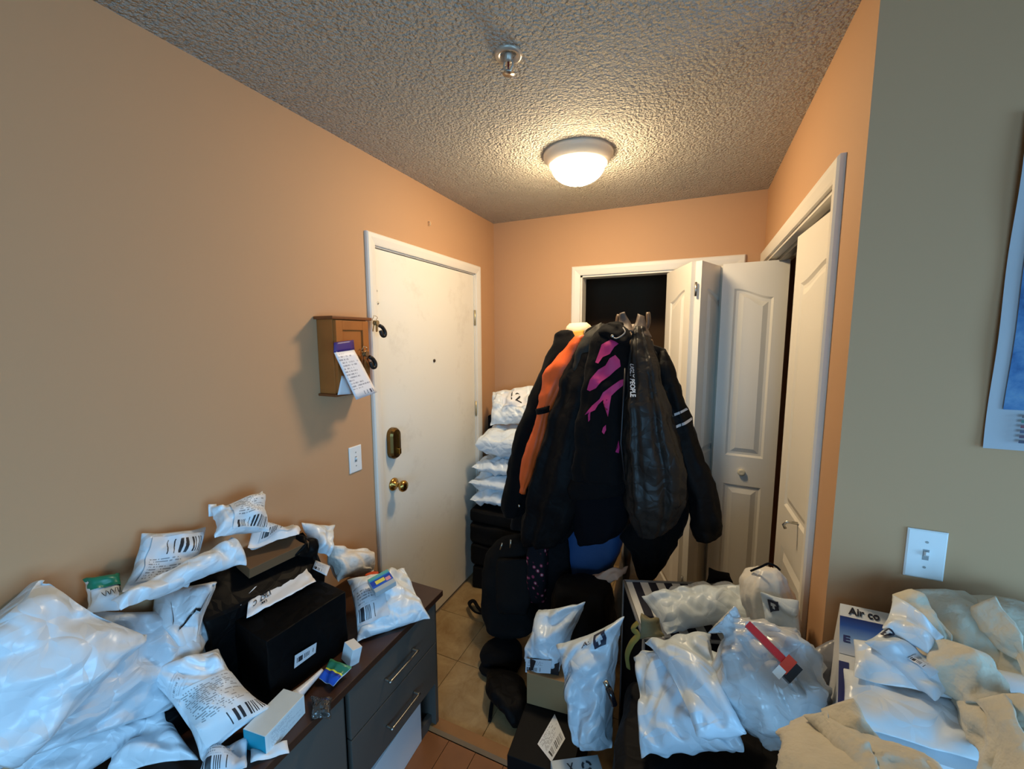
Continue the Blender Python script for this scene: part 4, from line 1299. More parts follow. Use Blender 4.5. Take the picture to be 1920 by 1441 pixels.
def logo_on(o, u, v, du_, dv_, rot=0.0):
    sticker(o, LOGO, u - du_, u + du_, v - dv_, v + dv_, 'printed_logo', rot, 6, .003)
    sticker(o, POLY2, u - du_ * .5, u + du_ * .5, v - dv_ * .15, v + dv_ * .55, 'printed_logo', rot, 6, .0042)
    sticker(o, POLY2, u - du_ * .18, u + du_ * .18, v - dv_ * .7, v - dv_ * .15, 'printed_logo', rot, 6, .0042)
logo_on(bpy.data.objects[[o.name for o in bpy.data.objects if o.get('label', '').startswith('pale blue mailer with a dark square')][0]], .32, .82, .12, .10, .1)
hl = tube('bag_handle', smoothpath([(1.519, 1.120, 0.975), (1.541, 1.100, 1.004), (1.558, 1.100, 1.017), (1.576, 1.100, 1.012), (1.588, 1.120, 0.995)], 5), .003, BLACKF, cbg, 7)

# standing mailers in the middle
bk = loft('gym_bag', [((.86, 1.52, .57), (1.04, 1.50, .59), .04), ((.82, 1.52, .54), (1.07, 1.49, .56), .09), ((.80, 1.52, .42), (1.08, 1.49, .43), .12), ((.80, 1.52, .22), (1.08, 1.49, .22), .13), ((.82, 1.52, .006), (1.06, 1.49, .006), .12)], mat('black_brown_nylon', (18, 15, 13), .7, bump=(40, .3, .006), var=(5, .4), spec=.12), None, 44, 6, ((5, .05), (9, .04)), (1, .5), .008, 21, (0, 1, 0), 2.8)
tag(bk, 'black gym bag behind the two standing mailers', 'bag')
m4_ = mailer('poly_mailer', [(1.059, 0.970, 0.348), (1.168, 0.970, 0.394), (1.183, 1.100, 0.759), (0.945, 1.100, 0.578)], .12, POLY3, 'tall bluish mailer with a square logo standing beside the carton', 'parcel', GR, 57, (.86, .92), 1.1)
logo_on(m4_, .74, .86, .075, .06, .12)
text_on(m4_, 'A:.', .50, .62, .84, .88, LOGO, .1)
sticker(m4_, label_mat('faint_print', bars=(2, 3), text=(.02, .98), lines=4, paper=(186, 200, 214), ink=(60, 76, 96)), .05, .40, .60, .70, 'printed_text', .5)
vap = tube('lipstick_tube', [(1.162, 0.905, 0.657), (1.172, 0.900, 0.642), (1.182, 0.895, 0.618)], .009, mat('shiny_black_plastic', (20, 18, 24), .2, coat=.5), None, 10)
tag(vap, 'small shiny black tube with chrome cap on the bluish mailer', 'tube')
tube('chrome_cap', [(1.152, 0.908, 0.671), (1.162, 0.905, 0.657)], .0075, CHROME, vap, 10)
m1_ = mailer('poly_mailer', [(0.779, 1.220, 0.358), (0.934, 1.190, 0.387), (1.005, 1.300, 0.629), (0.797, 1.330, 0.515)], .10, POLY3, 'smaller rounded mailer leaning beside the tall bluish one', 'parcel', GR, 59, (.85, .9), 1.1)
bb2 = obox('black_carton', (.925, 1.13, .1255), (.22, .36, .25), (0, 0, 4), mat('black_carton_card', (14, 14, 16), .6, spec=.15), None, .004)
tag(bb2, 'black carton with a white address label on the tile floor', 'box')
quad_patch('address_label', [(0.972, 0.979, 0.253), (0.991, 1.074, 0.253), (0.928, 1.149, 0.253), (0.909, 1.017, 0.253)], LAB, bb2)
kc3 = obox('cardboard_box', (.905, 1.26, .316), (.20, .20, .128), (0, 0, 6), KRAFT, None, .003)
tag(kc3, 'brown cardboard box on the black carton', 'box')
pc = obox('black_pouch_box', (.87, 1.215, .404), (.11, .085, .046), (0, 0, 10), mat('black_card', (24, 22, 26), .4), None, .004)
tag(pc, 'small black box with white label on the brown cardboard box', 'box')
quad_patch('white_label', [(0.804, 1.165, 0.365), (0.905, 1.165, 0.396), (0.908, 1.168, 0.447), (0.805, 1.168, 0.421)], LAB4, pc)
wr_ = obox('recycle_carton', (1.100, .872, .175), (.15, .16, .35), (0, 0, 31), mat('pale_grey_card', (190, 200, 204), .6), None, .003)
tag(wr_, 'pale carton printed with recycling marks at the bottom edge', 'box')
Mr = Matrix.Translation((1.100, .872, .351)) @ rot_m((0, 0, 31))
for k in range(3):
    a0 = k * 2.094
    pts = []
    for a in np.linspace(a0, a0 + 1.5, 7): pts.append((.030 + .016 * math.cos(a), .05 + .016 * math.sin(a)))
    for a in np.linspace(a0 + 1.5, a0, 7): pts.append((.030 + .009 * math.cos(a), .05 + .009 * math.sin(a)))
    mesh_obj('recycling_mark', [Mr @ Vector((x, y, 0)) for x, y in pts], [tuple(range(14))], INK, wr_)
quad_text('printed_mark', 'X', [Mr @ Vector(p) for p in ((-.03, .035, 0), (-.008, .035, 0), (-.008, .065, 0), (-.03, .065, 0))], INK, wr_, .02)

# ------------------------------------------------------------------ air cooler carton and fleece on the right
sup = box('cardboard_box', (1.69, 2.25), (.64, 1.0), (.002, .655), KRAFT, None, .004)
tag(sup, 'large plain cardboard box under the printed appliance carton', 'box')
BL, TL = np.array((1.605, 0.660, 0.945)), np.array((1.689, 0.985, 1.008))
exx = np.array((.56, 0, 0.0))
nrm = np.cross(exx, TL - BL); nrm /= np.linalg.norm(nrm)
top = [BL, BL + exx, TL + exx, TL]
TH = .255
vs = [*top, *[p - nrm * TH for p in top]]
ac = mesh_obj('appliance_carton', vs, [(0, 1, 2, 3), (4, 7, 6, 5), (0, 4, 5, 1), (1, 5, 6, 2), (2, 6, 7, 3), (3, 7, 4, 0)], mat('white_glossy_carton', (226, 230, 236), .35, var=(6, .03)))
tag(ac, 'white and blue printed air cooler carton against the grey wall', 'box')
def acq(s0, s1, t0, t1, off=.001):
    """quad on the carton top: s across, t down from the far edge"""
    f = lambda s, t: TL + exx * s + (BL - TL) * t + nrm * off
    return [f(s0, t1), f(s1, t1), f(s1, t0), f(s0, t0)]
BLUEG = mat('blue_sky_print', (30, 70, 170), .3)
nt = BLUEG.node_tree
tc = N(nt, 'ShaderNodeTexCoord'); sp = N(nt, 'ShaderNodeSeparateXYZ'); nt.links.new(tc.outputs['UV'], sp.inputs[0])
rp = N(nt, 'ShaderNodeValToRGB')
for k, (pos, col) in enumerate(((0, (196, 206, 226)), (.42, (120, 160, 220)), (.75, (34, 80, 170)), (1, (22, 40, 110)))):
    e = rp.color_ramp.elements[k] if k < 2 else rp.color_ramp.elements.new(pos)
    e.position = pos; e.color = (*[srgb(c) for c in col], 1)
nt.links.new(sp.outputs[1], rp.inputs[0]); nt.links.new(rp.outputs[0], nt.nodes['Principled BSDF'].inputs['Base Color'])
quad_patch('blue_print', acq(.0, 1, .125, .46), BLUEG, ac)
quad_patch('edge_print', acq(.0, .03, .52, .82), mat('navy_print', (40, 46, 110), .4), ac)
quad_text('lettering', 'Air co', acq(.027, .130, .025, .10, .002), mat('black_ink_bold', (22, 22, 40), .5), ac, .03)
quad_text('lettering', 'E', acq(.012, .034, .30, .36, .002), mat('navy_print', (40, 46, 110), .4), ac, .03)
f1 = mailer('poly_mailer', [tuple(np.array(p) + nrm * .018) for p in acq(.005, .62, .62, 1.0)], .02, POLY, 'flat glossy white mailer along the front of the appliance carton', 'parcel', GR, 61, (.9, .85), .4, crumple=.12)
f2 = mailer('poly_mailer', [tuple(np.array(p) + nrm * .04) for p in acq(.03, .60, .44, .74)], .02, POLY, 'flat white mailer lying just behind the glossy front one', 'parcel', GR, 63, (.9, .85), .4, crumple=.12)
g1 = mailer('poly_mailer', [(1.672, 0.798, 1.035), (1.749, 0.709, 1.010), (1.808, 0.766, 1.020), (1.723, 0.838, 1.060)], .035, POLY3, 'pale mailer with a square logo lying slantwise on the carton', 'parcel', GR, 65, (.95, .92), .8)
logo_on(g1, .14, .62, .05, .13, -.1)
sticker(g1, LAB4, .50, .78, .35, .62, 'printed_text', -.05)
g2 = mailer('poly_mailer', [(1.706, 0.817, 1.060), (1.767, 0.776, 1.050), (1.808, 0.827, 1.070), (1.753, 0.911, 1.090)], .035, POLY, 'white mailer tucked under the fleece beside the logo mailer', 'parcel', GR, 67, (.95, .92), .8)

def fleece(name, pieces, seed, label):
    """one crumpled blanket: overlapping soft folds merged into a single mesh"""
    bm = bmesh.new()
    for k, stn in enumerate(pieces):
        o = loft('fold', stn, BEIGEF, None, 40, 9, ((2, .05), (5, .06), (9, .04)), (.8, 1), .008, seed + k, (-.2, .62, -.75), 2.0, ridge=.030, rscale=9)
        bm.from_mesh(o.data)
        me = o.data
        bpy.data.objects.remove(o); bpy.data.meshes.remove(me)
    o = bm_obj(name, bm, BEIGEF, None, True)
    tag(o, label, 'blanket')
    return o


bl1 = fleece('fleece_blanket', [
    [((1.797, 0.985, 1.062), (1.894, 0.985, 1.087), 0.028), ((1.802, 0.933, 1.017), (1.922, 0.933, 1.061), 0.050), ((1.803, 0.882, 0.963), (1.931, 0.882, 1.019), 0.050), ((1.832, 0.830, 0.947), (1.926, 0.830, 0.982), 0.035)],
    [((1.757, 0.930, 1.080), (1.797, 0.930, 1.107), 0.015), ((1.762, 0.887, 1.052), (1.810, 0.887, 1.083), 0.028), ((1.781, 0.843, 1.035), (1.824, 0.843, 1.063), 0.028), ((1.798, 0.800, 1.033), (1.818, 0.800, 1.053), 0.020)],
    [((1.759, 0.800, 1.064), (1.801, 0.800, 1.084), 0.018), ((1.754, 0.770, 1.044), (1.834, 0.770, 1.088), 0.032), ((1.765, 0.740, 1.030), (1.844, 0.740, 1.057), 0.032), ((1.782, 0.710, 1.028), (1.839, 0.710, 1.035), 0.022)],
    [((1.886, 0.975, 1.091), (1.991, 0.975, 1.077), 0.028), ((1.903, 0.917, 1.064), (1.996, 0.917, 1.064), 0.050), ((1.895, 0.858, 1.026), (1.983, 0.858, 1.039), 0.050), ((1.879, 0.800, 0.996), (1.953, 0.800, 1.009), 0.035)],
    [((1.873, 0.880, 1.126), (1.888, 0.880, 1.141), 0.011), ((1.882, 0.847, 1.093), (1.899, 0.847, 1.111), 0.020), ((1.890, 0.813, 1.061), (1.908, 0.813, 1.080), 0.020), ((1.894, 0.780, 1.040), (1.909, 0.780, 1.056), 0.014)],
    [((1.789, 0.740, 1.014), (1.873, 0.740, 1.053), 0.022), ((1.776, 0.693, 1.006), (1.854, 0.693, 1.040), 0.040), ((1.767, 0.647, 0.997), (1.837, 0.647, 1.032), 0.040), ((1.761, 0.600, 0.986), (1.824, 0.600, 1.018), 0.028)],
    [((1.790, 0.690, 1.053), (1.810, 0.690, 1.070), 0.013), ((1.783, 0.650, 1.040), (1.803, 0.650, 1.059), 0.024), ((1.779, 0.610, 1.026), (1.800, 0.610, 1.046), 0.024), ((1.771, 0.570, 1.024), (1.791, 0.570, 1.039), 0.017)],
    [((1.821, 0.700, 1.068), (1.887, 0.700, 1.084), 0.019), ((1.816, 0.660, 1.055), (1.874, 0.660, 1.069), 0.035), ((1.810, 0.620, 1.030), (1.857, 0.620, 1.041), 0.035), ((1.796, 0.580, 1.023), (1.835, 0.580, 1.035), 0.025)],
    [((1.94, .985, 1.03), (2.16, .985, 1.03), .025), ((1.93, .90, 1.05), (2.21, .90, 1.05), .045), ((1.92, .78, 1.02), (2.22, .78, 1.02), .05), ((1.90, .66, .985), (2.19, .66, .985), .04), ((1.89, .61, .87), (2.16, .61, .87), .03)],
    [((1.98, .93, 1.08), (2.06, .93, 1.08), .02), ((2.02, .82, 1.075), (2.12, .82, 1.075), .03), ((2.03, .70, 1.04), (2.14, .70, 1.04), .028), ((2.01, .60, .97), (2.10, .60, .97), .02)]], 200, 'rumpled oatmeal fleece thrown over the appliance carton')
sup2 = box('cardboard_box', (1.52, 1.84), (.36, .60), (.002, .82), KRAFT, None, .004)
tag(sup2, 'cardboard box under the fleece at the bottom right', 'box')
bl2 = fleece('fleece_hoodie', [
    [((1.559, 0.660, 0.961), (1.618, 0.660, 0.983), 0.028), ((1.525, 0.597, 0.976), (1.646, 0.597, 1.009), 0.050), ((1.504, 0.533, 0.997), (1.670, 0.533, 1.053), 0.050), ((1.488, 0.470, 0.995), (1.668, 0.470, 1.076), 0.035)],
    [((1.552, 0.600, 1.014), (1.571, 0.600, 1.028), 0.013), ((1.558, 0.553, 1.021), (1.578, 0.553, 1.039), 0.024), ((1.567, 0.507, 1.029), (1.589, 0.507, 1.049), 0.024), ((1.567, 0.460, 1.038), (1.589, 0.460, 1.056), 0.017)],
    [((1.515, 0.600, 0.925), (1.538, 0.600, 0.954), 0.017), ((1.512, 0.530, 0.973), (1.559, 0.530, 1.005), 0.030), ((1.493, 0.460, 1.000), (1.546, 0.460, 1.028), 0.021)],
    [((1.584, 0.655, 0.989), (1.604, 0.655, 1.007), 0.011), ((1.583, 0.627, 0.992), (1.619, 0.627, 1.005), 0.020), ((1.607, 0.600, 1.000), (1.641, 0.600, 1.005), 0.014)],
    [((1.631, 0.590, 1.013), (1.663, 0.590, 1.016), 0.017), ((1.624, 0.535, 1.033), (1.670, 0.535, 1.051), 0.030), ((1.621, 0.480, 1.049), (1.672, 0.480, 1.068), 0.021)]], 230, 'crumpled oatmeal fleece bundle in front of the appliance carton')

# ------------------------------------------------------------------ map on the grey wall
mp = empty('wall_map', (2.2, KY, 1.73)); tag(mp, 'laminated map poster on the grey wall at the right edge', 'poster')
LAMN = mat('laminated_paper', (188, 192, 198), .12, coat=.6, bump=(5, .25, .01))
MAPM = mat('blue_map_print', (60, 110, 160), .14, coat=.6)
nt = MAPM.node_tree
tc = N(nt, 'ShaderNodeTexCoord'); ns = N(nt, 'ShaderNodeTexNoise', inp={'Scale': 11.0, 'Detail': 9.0, 'Roughness': .65})
nt.links.new(tc.outputs['Object'], ns.inputs['Vector'])
rp = N(nt, 'ShaderNodeValToRGB')
for k, (pos, col) in enumerate(((.30, (34, 62, 104)), (.46, (74, 122, 172)), (.60, (110, 152, 190)), (.68, (150, 168, 150)))):
    e = rp.color_ramp.elements[k] if k < 2 else rp.color_ramp.elements.new(pos)
    e.position = pos; e.color = (*[srgb(c) for c in col], 1)
nt.links.new(ns.outputs['Fac'], rp.inputs[0]); nt.links.new(rp.outputs[0], nt.nodes['Principled BSDF'].inputs['Base Color'])
mx0, mx1, mz0, mz1 = 1.915, 2.62, 1.405, 2.078
def wavy(name, x0, x1, z0, z1, mat_, d, nx=26, nz_=40):
    vs = []
    for j in range(nz_):
        for i in range(nx):
            x = x0 + (x1 - x0) * i / (nx - 1); z = z0 + (z1 - z0) * j / (nz_ - 1)
            vs.append((x, KY - d - .012 - .003 * math.sin(z * 19 + 2) * math.exp(-(x - mx0) * 6) - .0025 * math.sin(x * 23 + z * 7), z))
    return mesh_obj(name, vs, [(j * nx + i, j * nx + i + 1, (j + 1) * nx + i + 1, (j + 1) * nx + i) for j in range(nz_ - 1) for i in range(nx - 1)], mat_, mp, True)
wavy('sheet', mx0, mx1, mz0, mz1, LAMN, 0)
wavy('map_print', mx0 + .022, mx1 - .03, mz0 + .085, mz1 - .05, MAPM, .004)
for k, col in enumerate(((66, 66, 84), (84, 60, 78), (70, 76, 100), (120, 60, 70), (60, 110, 100), (96, 84, 84))):
    z = mz0 + .018 + k * .0105
    quad_patch('legend_swatch', [(mx0 + .046, KY - .021, z), (mx0 + .064, KY - .021, z), (mx0 + .064, KY - .021, z + .006), (mx0 + .046, KY - .021, z + .006)], mat('legend_%d' % k, col, .4), mp)
    quad_patch('legend_text', [(mx0 + .068, KY - .021, z), (mx0 + .12, KY - .021, z), (mx0 + .12, KY - .021, z + .005), (mx0 + .068, KY - .021, z + .005)], label_mat('legend_type', bars=(2, 3), text=(.1, .9), lines=1, paper=(200, 208, 220)), mp)

# ------------------------------------------------------------------ coat tree and garments
TX, TY = 1.085, 1.80
WOODB = mat('brown_coat_tree_wood', (92, 74, 58), .5, bump=(30, .1, .002), var=(10, .2))
ct = empty('coat_tree', (TX, TY, 0)); tag(ct, 'brown wooden coat tree hidden under the jackets', 'coat rack')
tube('pole', [(TX, TY, .06), (TX, TY, 1.70)], .018, WOODB, ct, 12)
for a in (45, 135, 225, 315):
    c, s = math.cos(math.radians(a)), math.sin(math.radians(a))
    tube('foot', smoothpath([(TX, TY, .16), (TX + .09 * c, TY + .09 * s, .12), (TX + .17 * c, TY + .17 * s, .04), (TX + .21 * c, TY + .21 * s, .014)], 4), .013, WOODB, ct, 8)
for a, e, zt_ in ((190, .075, 1.745), (330, .075, 1.75), (80, .075, 1.74), (250, .07, 1.62), (20, .08, 1.63)):
    c, s = math.cos(math.radians(a)), math.sin(math.radians(a))
    tube('hook', smoothpath([(TX, TY, zt_ - .09), (TX + e * .7 * c, TY + e * .7 * s, zt_ - .085), (TX + e * c, TY + e * s, zt_ - .05), (TX + e * .95 * c, TY + e * .95 * s, zt_)], 5), [.009] * 12 + [.010] * 3 + [.008], WOODB, ct, 8)

# 1 - black coat at the left with a long sleeve
j1 = empty('black_coat', (.80, 1.72, .8)); tag(j1, 'black coat hanging leftmost on the coat tree, sleeve outward', 'coat')
loft('sleeve', [((0.754, 1.740, 1.674), (0.786, 1.740, 1.676), .010), ((0.725, 1.740, 1.653), (0.817, 1.740, 1.660), .03), ((0.707, 1.740, 1.594), (0.855, 1.740, 1.583), .06), ((0.639, 1.730, 1.431), (0.781, 1.730, 1.429), .07), ((0.569, 1.720, 1.262), (0.733, 1.720, 1.258), .075), ((0.510, 1.720, 1.079), (0.650, 1.720, 1.075), .07), ((0.473, 1.720, 0.926), (0.616, 1.720, 0.918), .06), ((0.454, 1.720, 0.772), (0.582, 1.720, 0.770), .055), ((0.460, 1.720, 0.714), (0.552, 1.720, 0.719), .05)], BLACKF, j1, 36, 6, ((3, .06), (7, .05)), (.4, 1), .007, 3)
loft('body', [((0.758, 1.800, 1.646), (0.941, 1.800, 1.665), .05), ((0.676, 1.800, 1.458), (0.971, 1.800, 1.468), .09), ((0.591, 1.800, 1.176), (0.951, 1.800, 1.207), .10), ((0.515, 1.800, 0.877), (0.904, 1.800, 0.933), .10), ((0.467, 1.800, 0.612), (0.854, 1.800, 0.686), .09)], BLACKF, j1, 40, 6, ((5, .08), (9, .06)), (.4, 1), .008, 4)
lathe('cord_toggle', [(0, -.008), (.006, -.007), (.007, 0), (.006, .007), (0, .008)], CHROME, j1, (0.573, 1.655, 0.800), 'z', 10)

# 2 - orange jacket edge between the black coats
j2 = empty('orange_jacket', (.86, 1.66, .9)); tag(j2, 'bright orange jacket squeezed between two black coats', 'jacket')
ob1 = loft('front_edge', [((0.839, 1.680, 1.645), (0.908, 1.680, 1.655), .02), ((0.772, 1.670, 1.567), (0.878, 1.670, 1.554), .03), ((0.718, 1.660, 1.491), (0.832, 1.660, 1.463), .035), ((0.688, 1.650, 1.400), (0.775, 1.650, 1.369), .035), ((0.679, 1.640, 1.307), (0.737, 1.640, 1.293), .025), ((0.652, 1.640, 1.214), (0.717, 1.640, 1.199), .03), ((0.614, 1.640, 1.092), (0.685, 1.640, 1.073), .03), ((0.588, 1.640, 0.967), (0.642, 1.640, 0.948), .025), ((0.582, 1.640, 0.879), (0.608, 1.640, 0.872), .015)], ORANGE, j2, 28, 6, ((5, .10), (9, .08)), (.6, 1), .006, 6)
loft('elastic_strap', [((0.675, 1.620, 1.307), (0.739, 1.620, 1.326), .035), ((0.678, 1.620, 1.282), (0.739, 1.620, 1.296), .035)], BLACKF, j2, 16, 3, ((3, .02),), (1, 1), .001, 2)

# 3 - second black coat, large
j3 = empty('black_parka', (.95, 1.62, .8)); tag(j3, 'large black parka in the left middle of the coat tree', 'coat')
loft('body', [((0.931, 1.660, 1.692), (0.964, 1.660, 1.699), .010), ((0.893, 1.660, 1.664), (0.997, 1.660, 1.682), .03), ((0.848, 1.650, 1.573), (1.019, 1.650, 1.599), .06), ((0.791, 1.630, 1.427), (1.027, 1.630, 1.438), .09), ((0.739, 1.620, 1.251), (1.010, 1.620, 1.273), .10), ((0.686, 1.610, 1.068), (0.992, 1.610, 1.105), .11), ((0.637, 1.610, 0.877), (0.960, 1.610, 0.928), .11), ((0.615, 1.610, 0.724), (0.877, 1.610, 0.761), .10), ((0.620, 1.610, 0.642), (0.831, 1.610, 0.694), .08)], BLACKN, j3, 56, 7, ((5, .10), (9, .09), (15, .05)), (.4, 1), .008, 7)
loft('hood', [((0.898, 1.640, 1.657), (0.968, 1.640, 1.705), .02), ((0.866, 1.620, 1.594), (0.978, 1.620, 1.656), .035), ((0.841, 1.610, 1.503), (0.922, 1.610, 1.548), .03), ((0.825, 1.600, 1.444), (0.873, 1.600, 1.470), .015)], mat('black_olive_fabric', (34, 32, 26), .7, bump=(60, .3, .004)), j3, 28, 6, ((4, .08),), (1, 1), .004, 9)

# 4 - hoodie with magenta splatter print
j4 = empty('black_hoodie', (1.05, 1.53, .9)); tag(j4, 'black hoodie with magenta paint splatter print', 'hoodie')
hb = loft('body', [((1.017, 1.600, 1.703), (1.048, 1.600, 1.707), .010), ((0.977, 1.600, 1.685), (1.074, 1.600, 1.693), .03), ((0.939, 1.570, 1.622), (1.097, 1.570, 1.631), .05), ((0.917, 1.550, 1.487), (1.117, 1.550, 1.494), .075), ((0.901, 1.540, 1.326), (1.127, 1.540, 1.342), .09), ((0.887, 1.530, 1.163), (1.141, 1.530, 1.190), .10), ((0.870, 1.530, 1.029), (1.145, 1.530, 1.067), .10)], BLACKF, j4, 64, 9, ((5, .06), (9, .05)), (.4, 1), .006, 11)
loft('hem_rib', [((0.870, 1.530, 1.033), (1.136, 1.530, 1.077), .095), ((0.856, 1.530, 0.985), (1.133, 1.530, 1.043), .09), ((0.866, 1.530, 0.948), (1.125, 1.530, 1.012), .085)], mat('ribbed_black_knit', (15, 15, 17), .9, spec=.1, bump=(120, .4, .004)), j4, 48, 4, ((6, .03),), (1, 1), .003, 12)
MAG = mat('magenta_print', (184, 40, 108), .6, var=(20, .12))


def print_on(name, target, poly, mat_, parent, yc, off=.004):
    """project a printed outline (points in x,z) along y onto a lofted garment's front"""
    A, _ = SURF[target.name + '#ring']
    from mathutils.bvhtree import BVHTree
    me = target.data
    bvh = BVHTree.FromPolygons([v.co.copy() for v in me.vertices], [tuple(p.vertices) for p in me.polygons])
    bm = bmesh.new()
    vs = [bm.verts.new((p[0], 0, p[2])) for p in poly]
    bm.faces.new(vs)
    bmesh.ops.triangulate(bm, faces=bm.faces[:])
    for _i in range(3):
        bmesh.ops.subdivide_edges(bm, edges=[e for e in bm.edges if e.calc_length() > .012], cuts=1)
        bmesh.ops.triangulate(bm, faces=bm.faces[:])
    yo = poly[0][1]
    for v in bm.verts:
        # slide along the line of sight used by the outline's own plane
        hit = bvh.ray_cast(Vector((v.co.x, yc, v.co.z)), Vector((0, 1, 0)))
        v.co.y = (hit[0].y - off) if hit[0] is not None else yo
    return bm_obj(name, bm, mat_, parent, True)


PR = [
    [(0.996, 1.455, 1.611), (1.033, 1.455, 1.632), (1.069, 1.455, 1.640), (1.074, 1.455, 1.624), (1.050, 1.455, 1.603), (1.034, 1.455, 1.574), (1.005, 1.455, 1.561), (0.989, 1.455, 1.535), (0.976, 1.455, 1.539)],
    [(0.948, 1.455, 1.427), (0.960, 1.455, 1.470), (0.990, 1.455, 1.510), (1.019, 1.455, 1.528), (1.035, 1.455, 1.557), (1.055, 1.455, 1.570), (1.072, 1.455, 1.550), (1.077, 1.455, 1.525), (1.057, 1.455, 1.508), (1.036, 1.455, 1.486), (1.007, 1.455, 1.464), (0.987, 1.455, 1.437), (0.961, 1.455, 1.423)],
    [(0.945, 1.455, 1.326), (0.975, 1.455, 1.367), (1.005, 1.455, 1.395), (1.017, 1.455, 1.422), (1.050, 1.455, 1.449), (1.078, 1.455, 1.471), (1.094, 1.455, 1.476), (1.091, 1.455, 1.451), (1.071, 1.455, 1.433), (1.051, 1.455, 1.411), (1.046, 1.455, 1.355), (1.042, 1.455, 1.329), (1.035, 1.455, 1.354), (1.036, 1.455, 1.401), (1.018, 1.455, 1.392), (1.001, 1.455, 1.373), (0.989, 1.455, 1.351), (0.971, 1.455, 1.341), (0.970, 1.455, 1.310), (0.963, 1.455, 1.301), (0.961, 1.455, 1.336)],
    [(1.024, 1.455, 1.284), (1.035, 1.455, 1.296), (1.037, 1.455, 1.276), (1.029, 1.455, 1.258), (1.020, 1.455, 1.266)],
    [(1.081, 1.455, 1.211), (1.086, 1.455, 1.238), (1.091, 1.455, 1.208), (1.088, 1.455, 1.186), (1.077, 1.455, 1.193)],
]

for k, poly in enumerate(PR):
    print_on('splatter_print', hb, poly, MAG, j4, 1.2)
loft('shirt_below', [((0.847, 1.580, 0.959), (1.127, 1.580, 1.008), .07), ((0.853, 1.580, 0.846), (1.117, 1.580, 0.893), .075), ((0.890, 1.580, 0.731), (1.075, 1.580, 0.788), .06), ((0.906, 1.580, 0.703), (1.006, 1.580, 0.745), .03)], NAVY, j3, 40, 6, ((5, .08), (8, .06)), (.5, 1), .006, 13)

loft('hood', [((0.984, 1.565, 1.685), (1.023, 1.565, 1.704), .012), ((0.979, 1.550, 1.662), (1.069, 1.550, 1.696), .022), ((1.010, 1.530, 1.640), (1.106, 1.530, 1.670), .026), ((1.043, 1.515, 1.623), (1.113, 1.515, 1.640), .020), ((1.065, 1.510, 1.611), (1.102, 1.510, 1.619), .010)], BLACKF, j4, 30, 6, ((4, .12), (7, .1)), (1, 1), .006, 27, ridge=.02)
tube('drawcord', smoothpath([(1.037, 1.500, 1.649), (1.056, 1.485, 1.636), (1.077, 1.485, 1.644), (1.092, 1.490, 1.661), (1.081, 1.505, 1.678)], 5), .0025, mat('grey_cord', (150, 146, 142), .5), j4, 6)
lathe('eyelet', [(.002, -.001), (.006, -.001), (.006, .001), (.002, .001)], CHROME, j4, (1.043, 1.490, 1.645), 'y', 12)

# 5 - satin bomber with vertical white lettering
j5 = empty('satin_bomber', (1.2, 1.5, .9)); tag(j5, 'charcoal satin bomber jacket with vertical white lettering', 'jacket')
bb_ = loft('body', [((1.104, 1.600, 1.688), (1.159, 1.600, 1.683), .02), ((1.091, 1.580, 1.640), (1.188, 1.580, 1.623), .035), ((1.090, 1.550, 1.536), (1.226, 1.550, 1.518), .06), ((1.088, 1.530, 1.407), (1.268, 1.530, 1.396), .09), ((1.087, 1.510, 1.256), (1.304, 1.510, 1.266), .11), ((1.096, 1.510, 1.100), (1.337, 1.510, 1.132), .12), ((1.116, 1.510, 0.979), (1.341, 1.510, 1.026), .115), ((1.140, 1.510, 0.891), (1.314, 1.510, 0.934), .09), ((1.159, 1.510, 0.837), (1.277, 1.510, 0.878), .06)], SATIN, j5, 64, 8, ((5, .07), (11, .08), (19, .05)), (1.0, .7), .008, 17)
loft('collar_loop', [((1.043, 1.620, 1.739), (1.070, 1.620, 1.747), .012), ((1.035, 1.620, 1.703), (1.093, 1.620, 1.702), .02), ((1.026, 1.600, 1.671), (1.118, 1.600, 1.662), .03)], mat('taupe_lining', (92, 78, 68), .6, bump=(30, .4, .006)), j5, 20, 5, ((4, .1),), (1, 1), .004, 18)
loft('collar_loop', [((1.122, 1.620, 1.737), (1.147, 1.620, 1.727), .012), ((1.111, 1.610, 1.697), (1.158, 1.610, 1.683), .02), ((1.101, 1.600, 1.658), (1.181, 1.600, 1.640), .03)], mat('taupe_lining', (92, 78, 68), .6), j5, 20, 5, ((4, .1),), (1, 1), .004, 19)
v, f, _ = text_geo('UGLY PEOPLE', 1.0, .03, .2)
from mathutils.bvhtree import BVHTree
bvh = BVHTree.FromPolygons([q.co.copy() for q in bb_.data.vertices], [tuple(p.vertices) for p in bb_.data.polygons])
c00, c10, c11, c01 = [np.array(p) for p in ((1.128, 1.430, 1.536), (1.147, 1.430, 1.415), (1.126, 1.430, 1.410), (1.110, 1.430, 1.536))]
for p in (c00, c10, c11, c01):
    h_ = bvh.ray_cast(Vector((p[0], 1.2, p[2])), Vector((0, 1, 0)))
    if h_[0] is not None: p[1] = h_[0].y - .010
pts = bil([c01, c11, c10, c00], v[:, 0], v[:, 1])
WTX = mat('white_lettering', (226, 226, 228), .5)
mesh_obj('lettering', pts, f, WTX, j5)
tube('zip', [(1.098, 1.475, 1.520), (1.098, 1.450, 1.376), (1.096, 1.435, 1.231), (1.117, 1.430, 1.084)], .004, mat('dark_zip', (44, 44, 48), .4, .5), j5, 6)

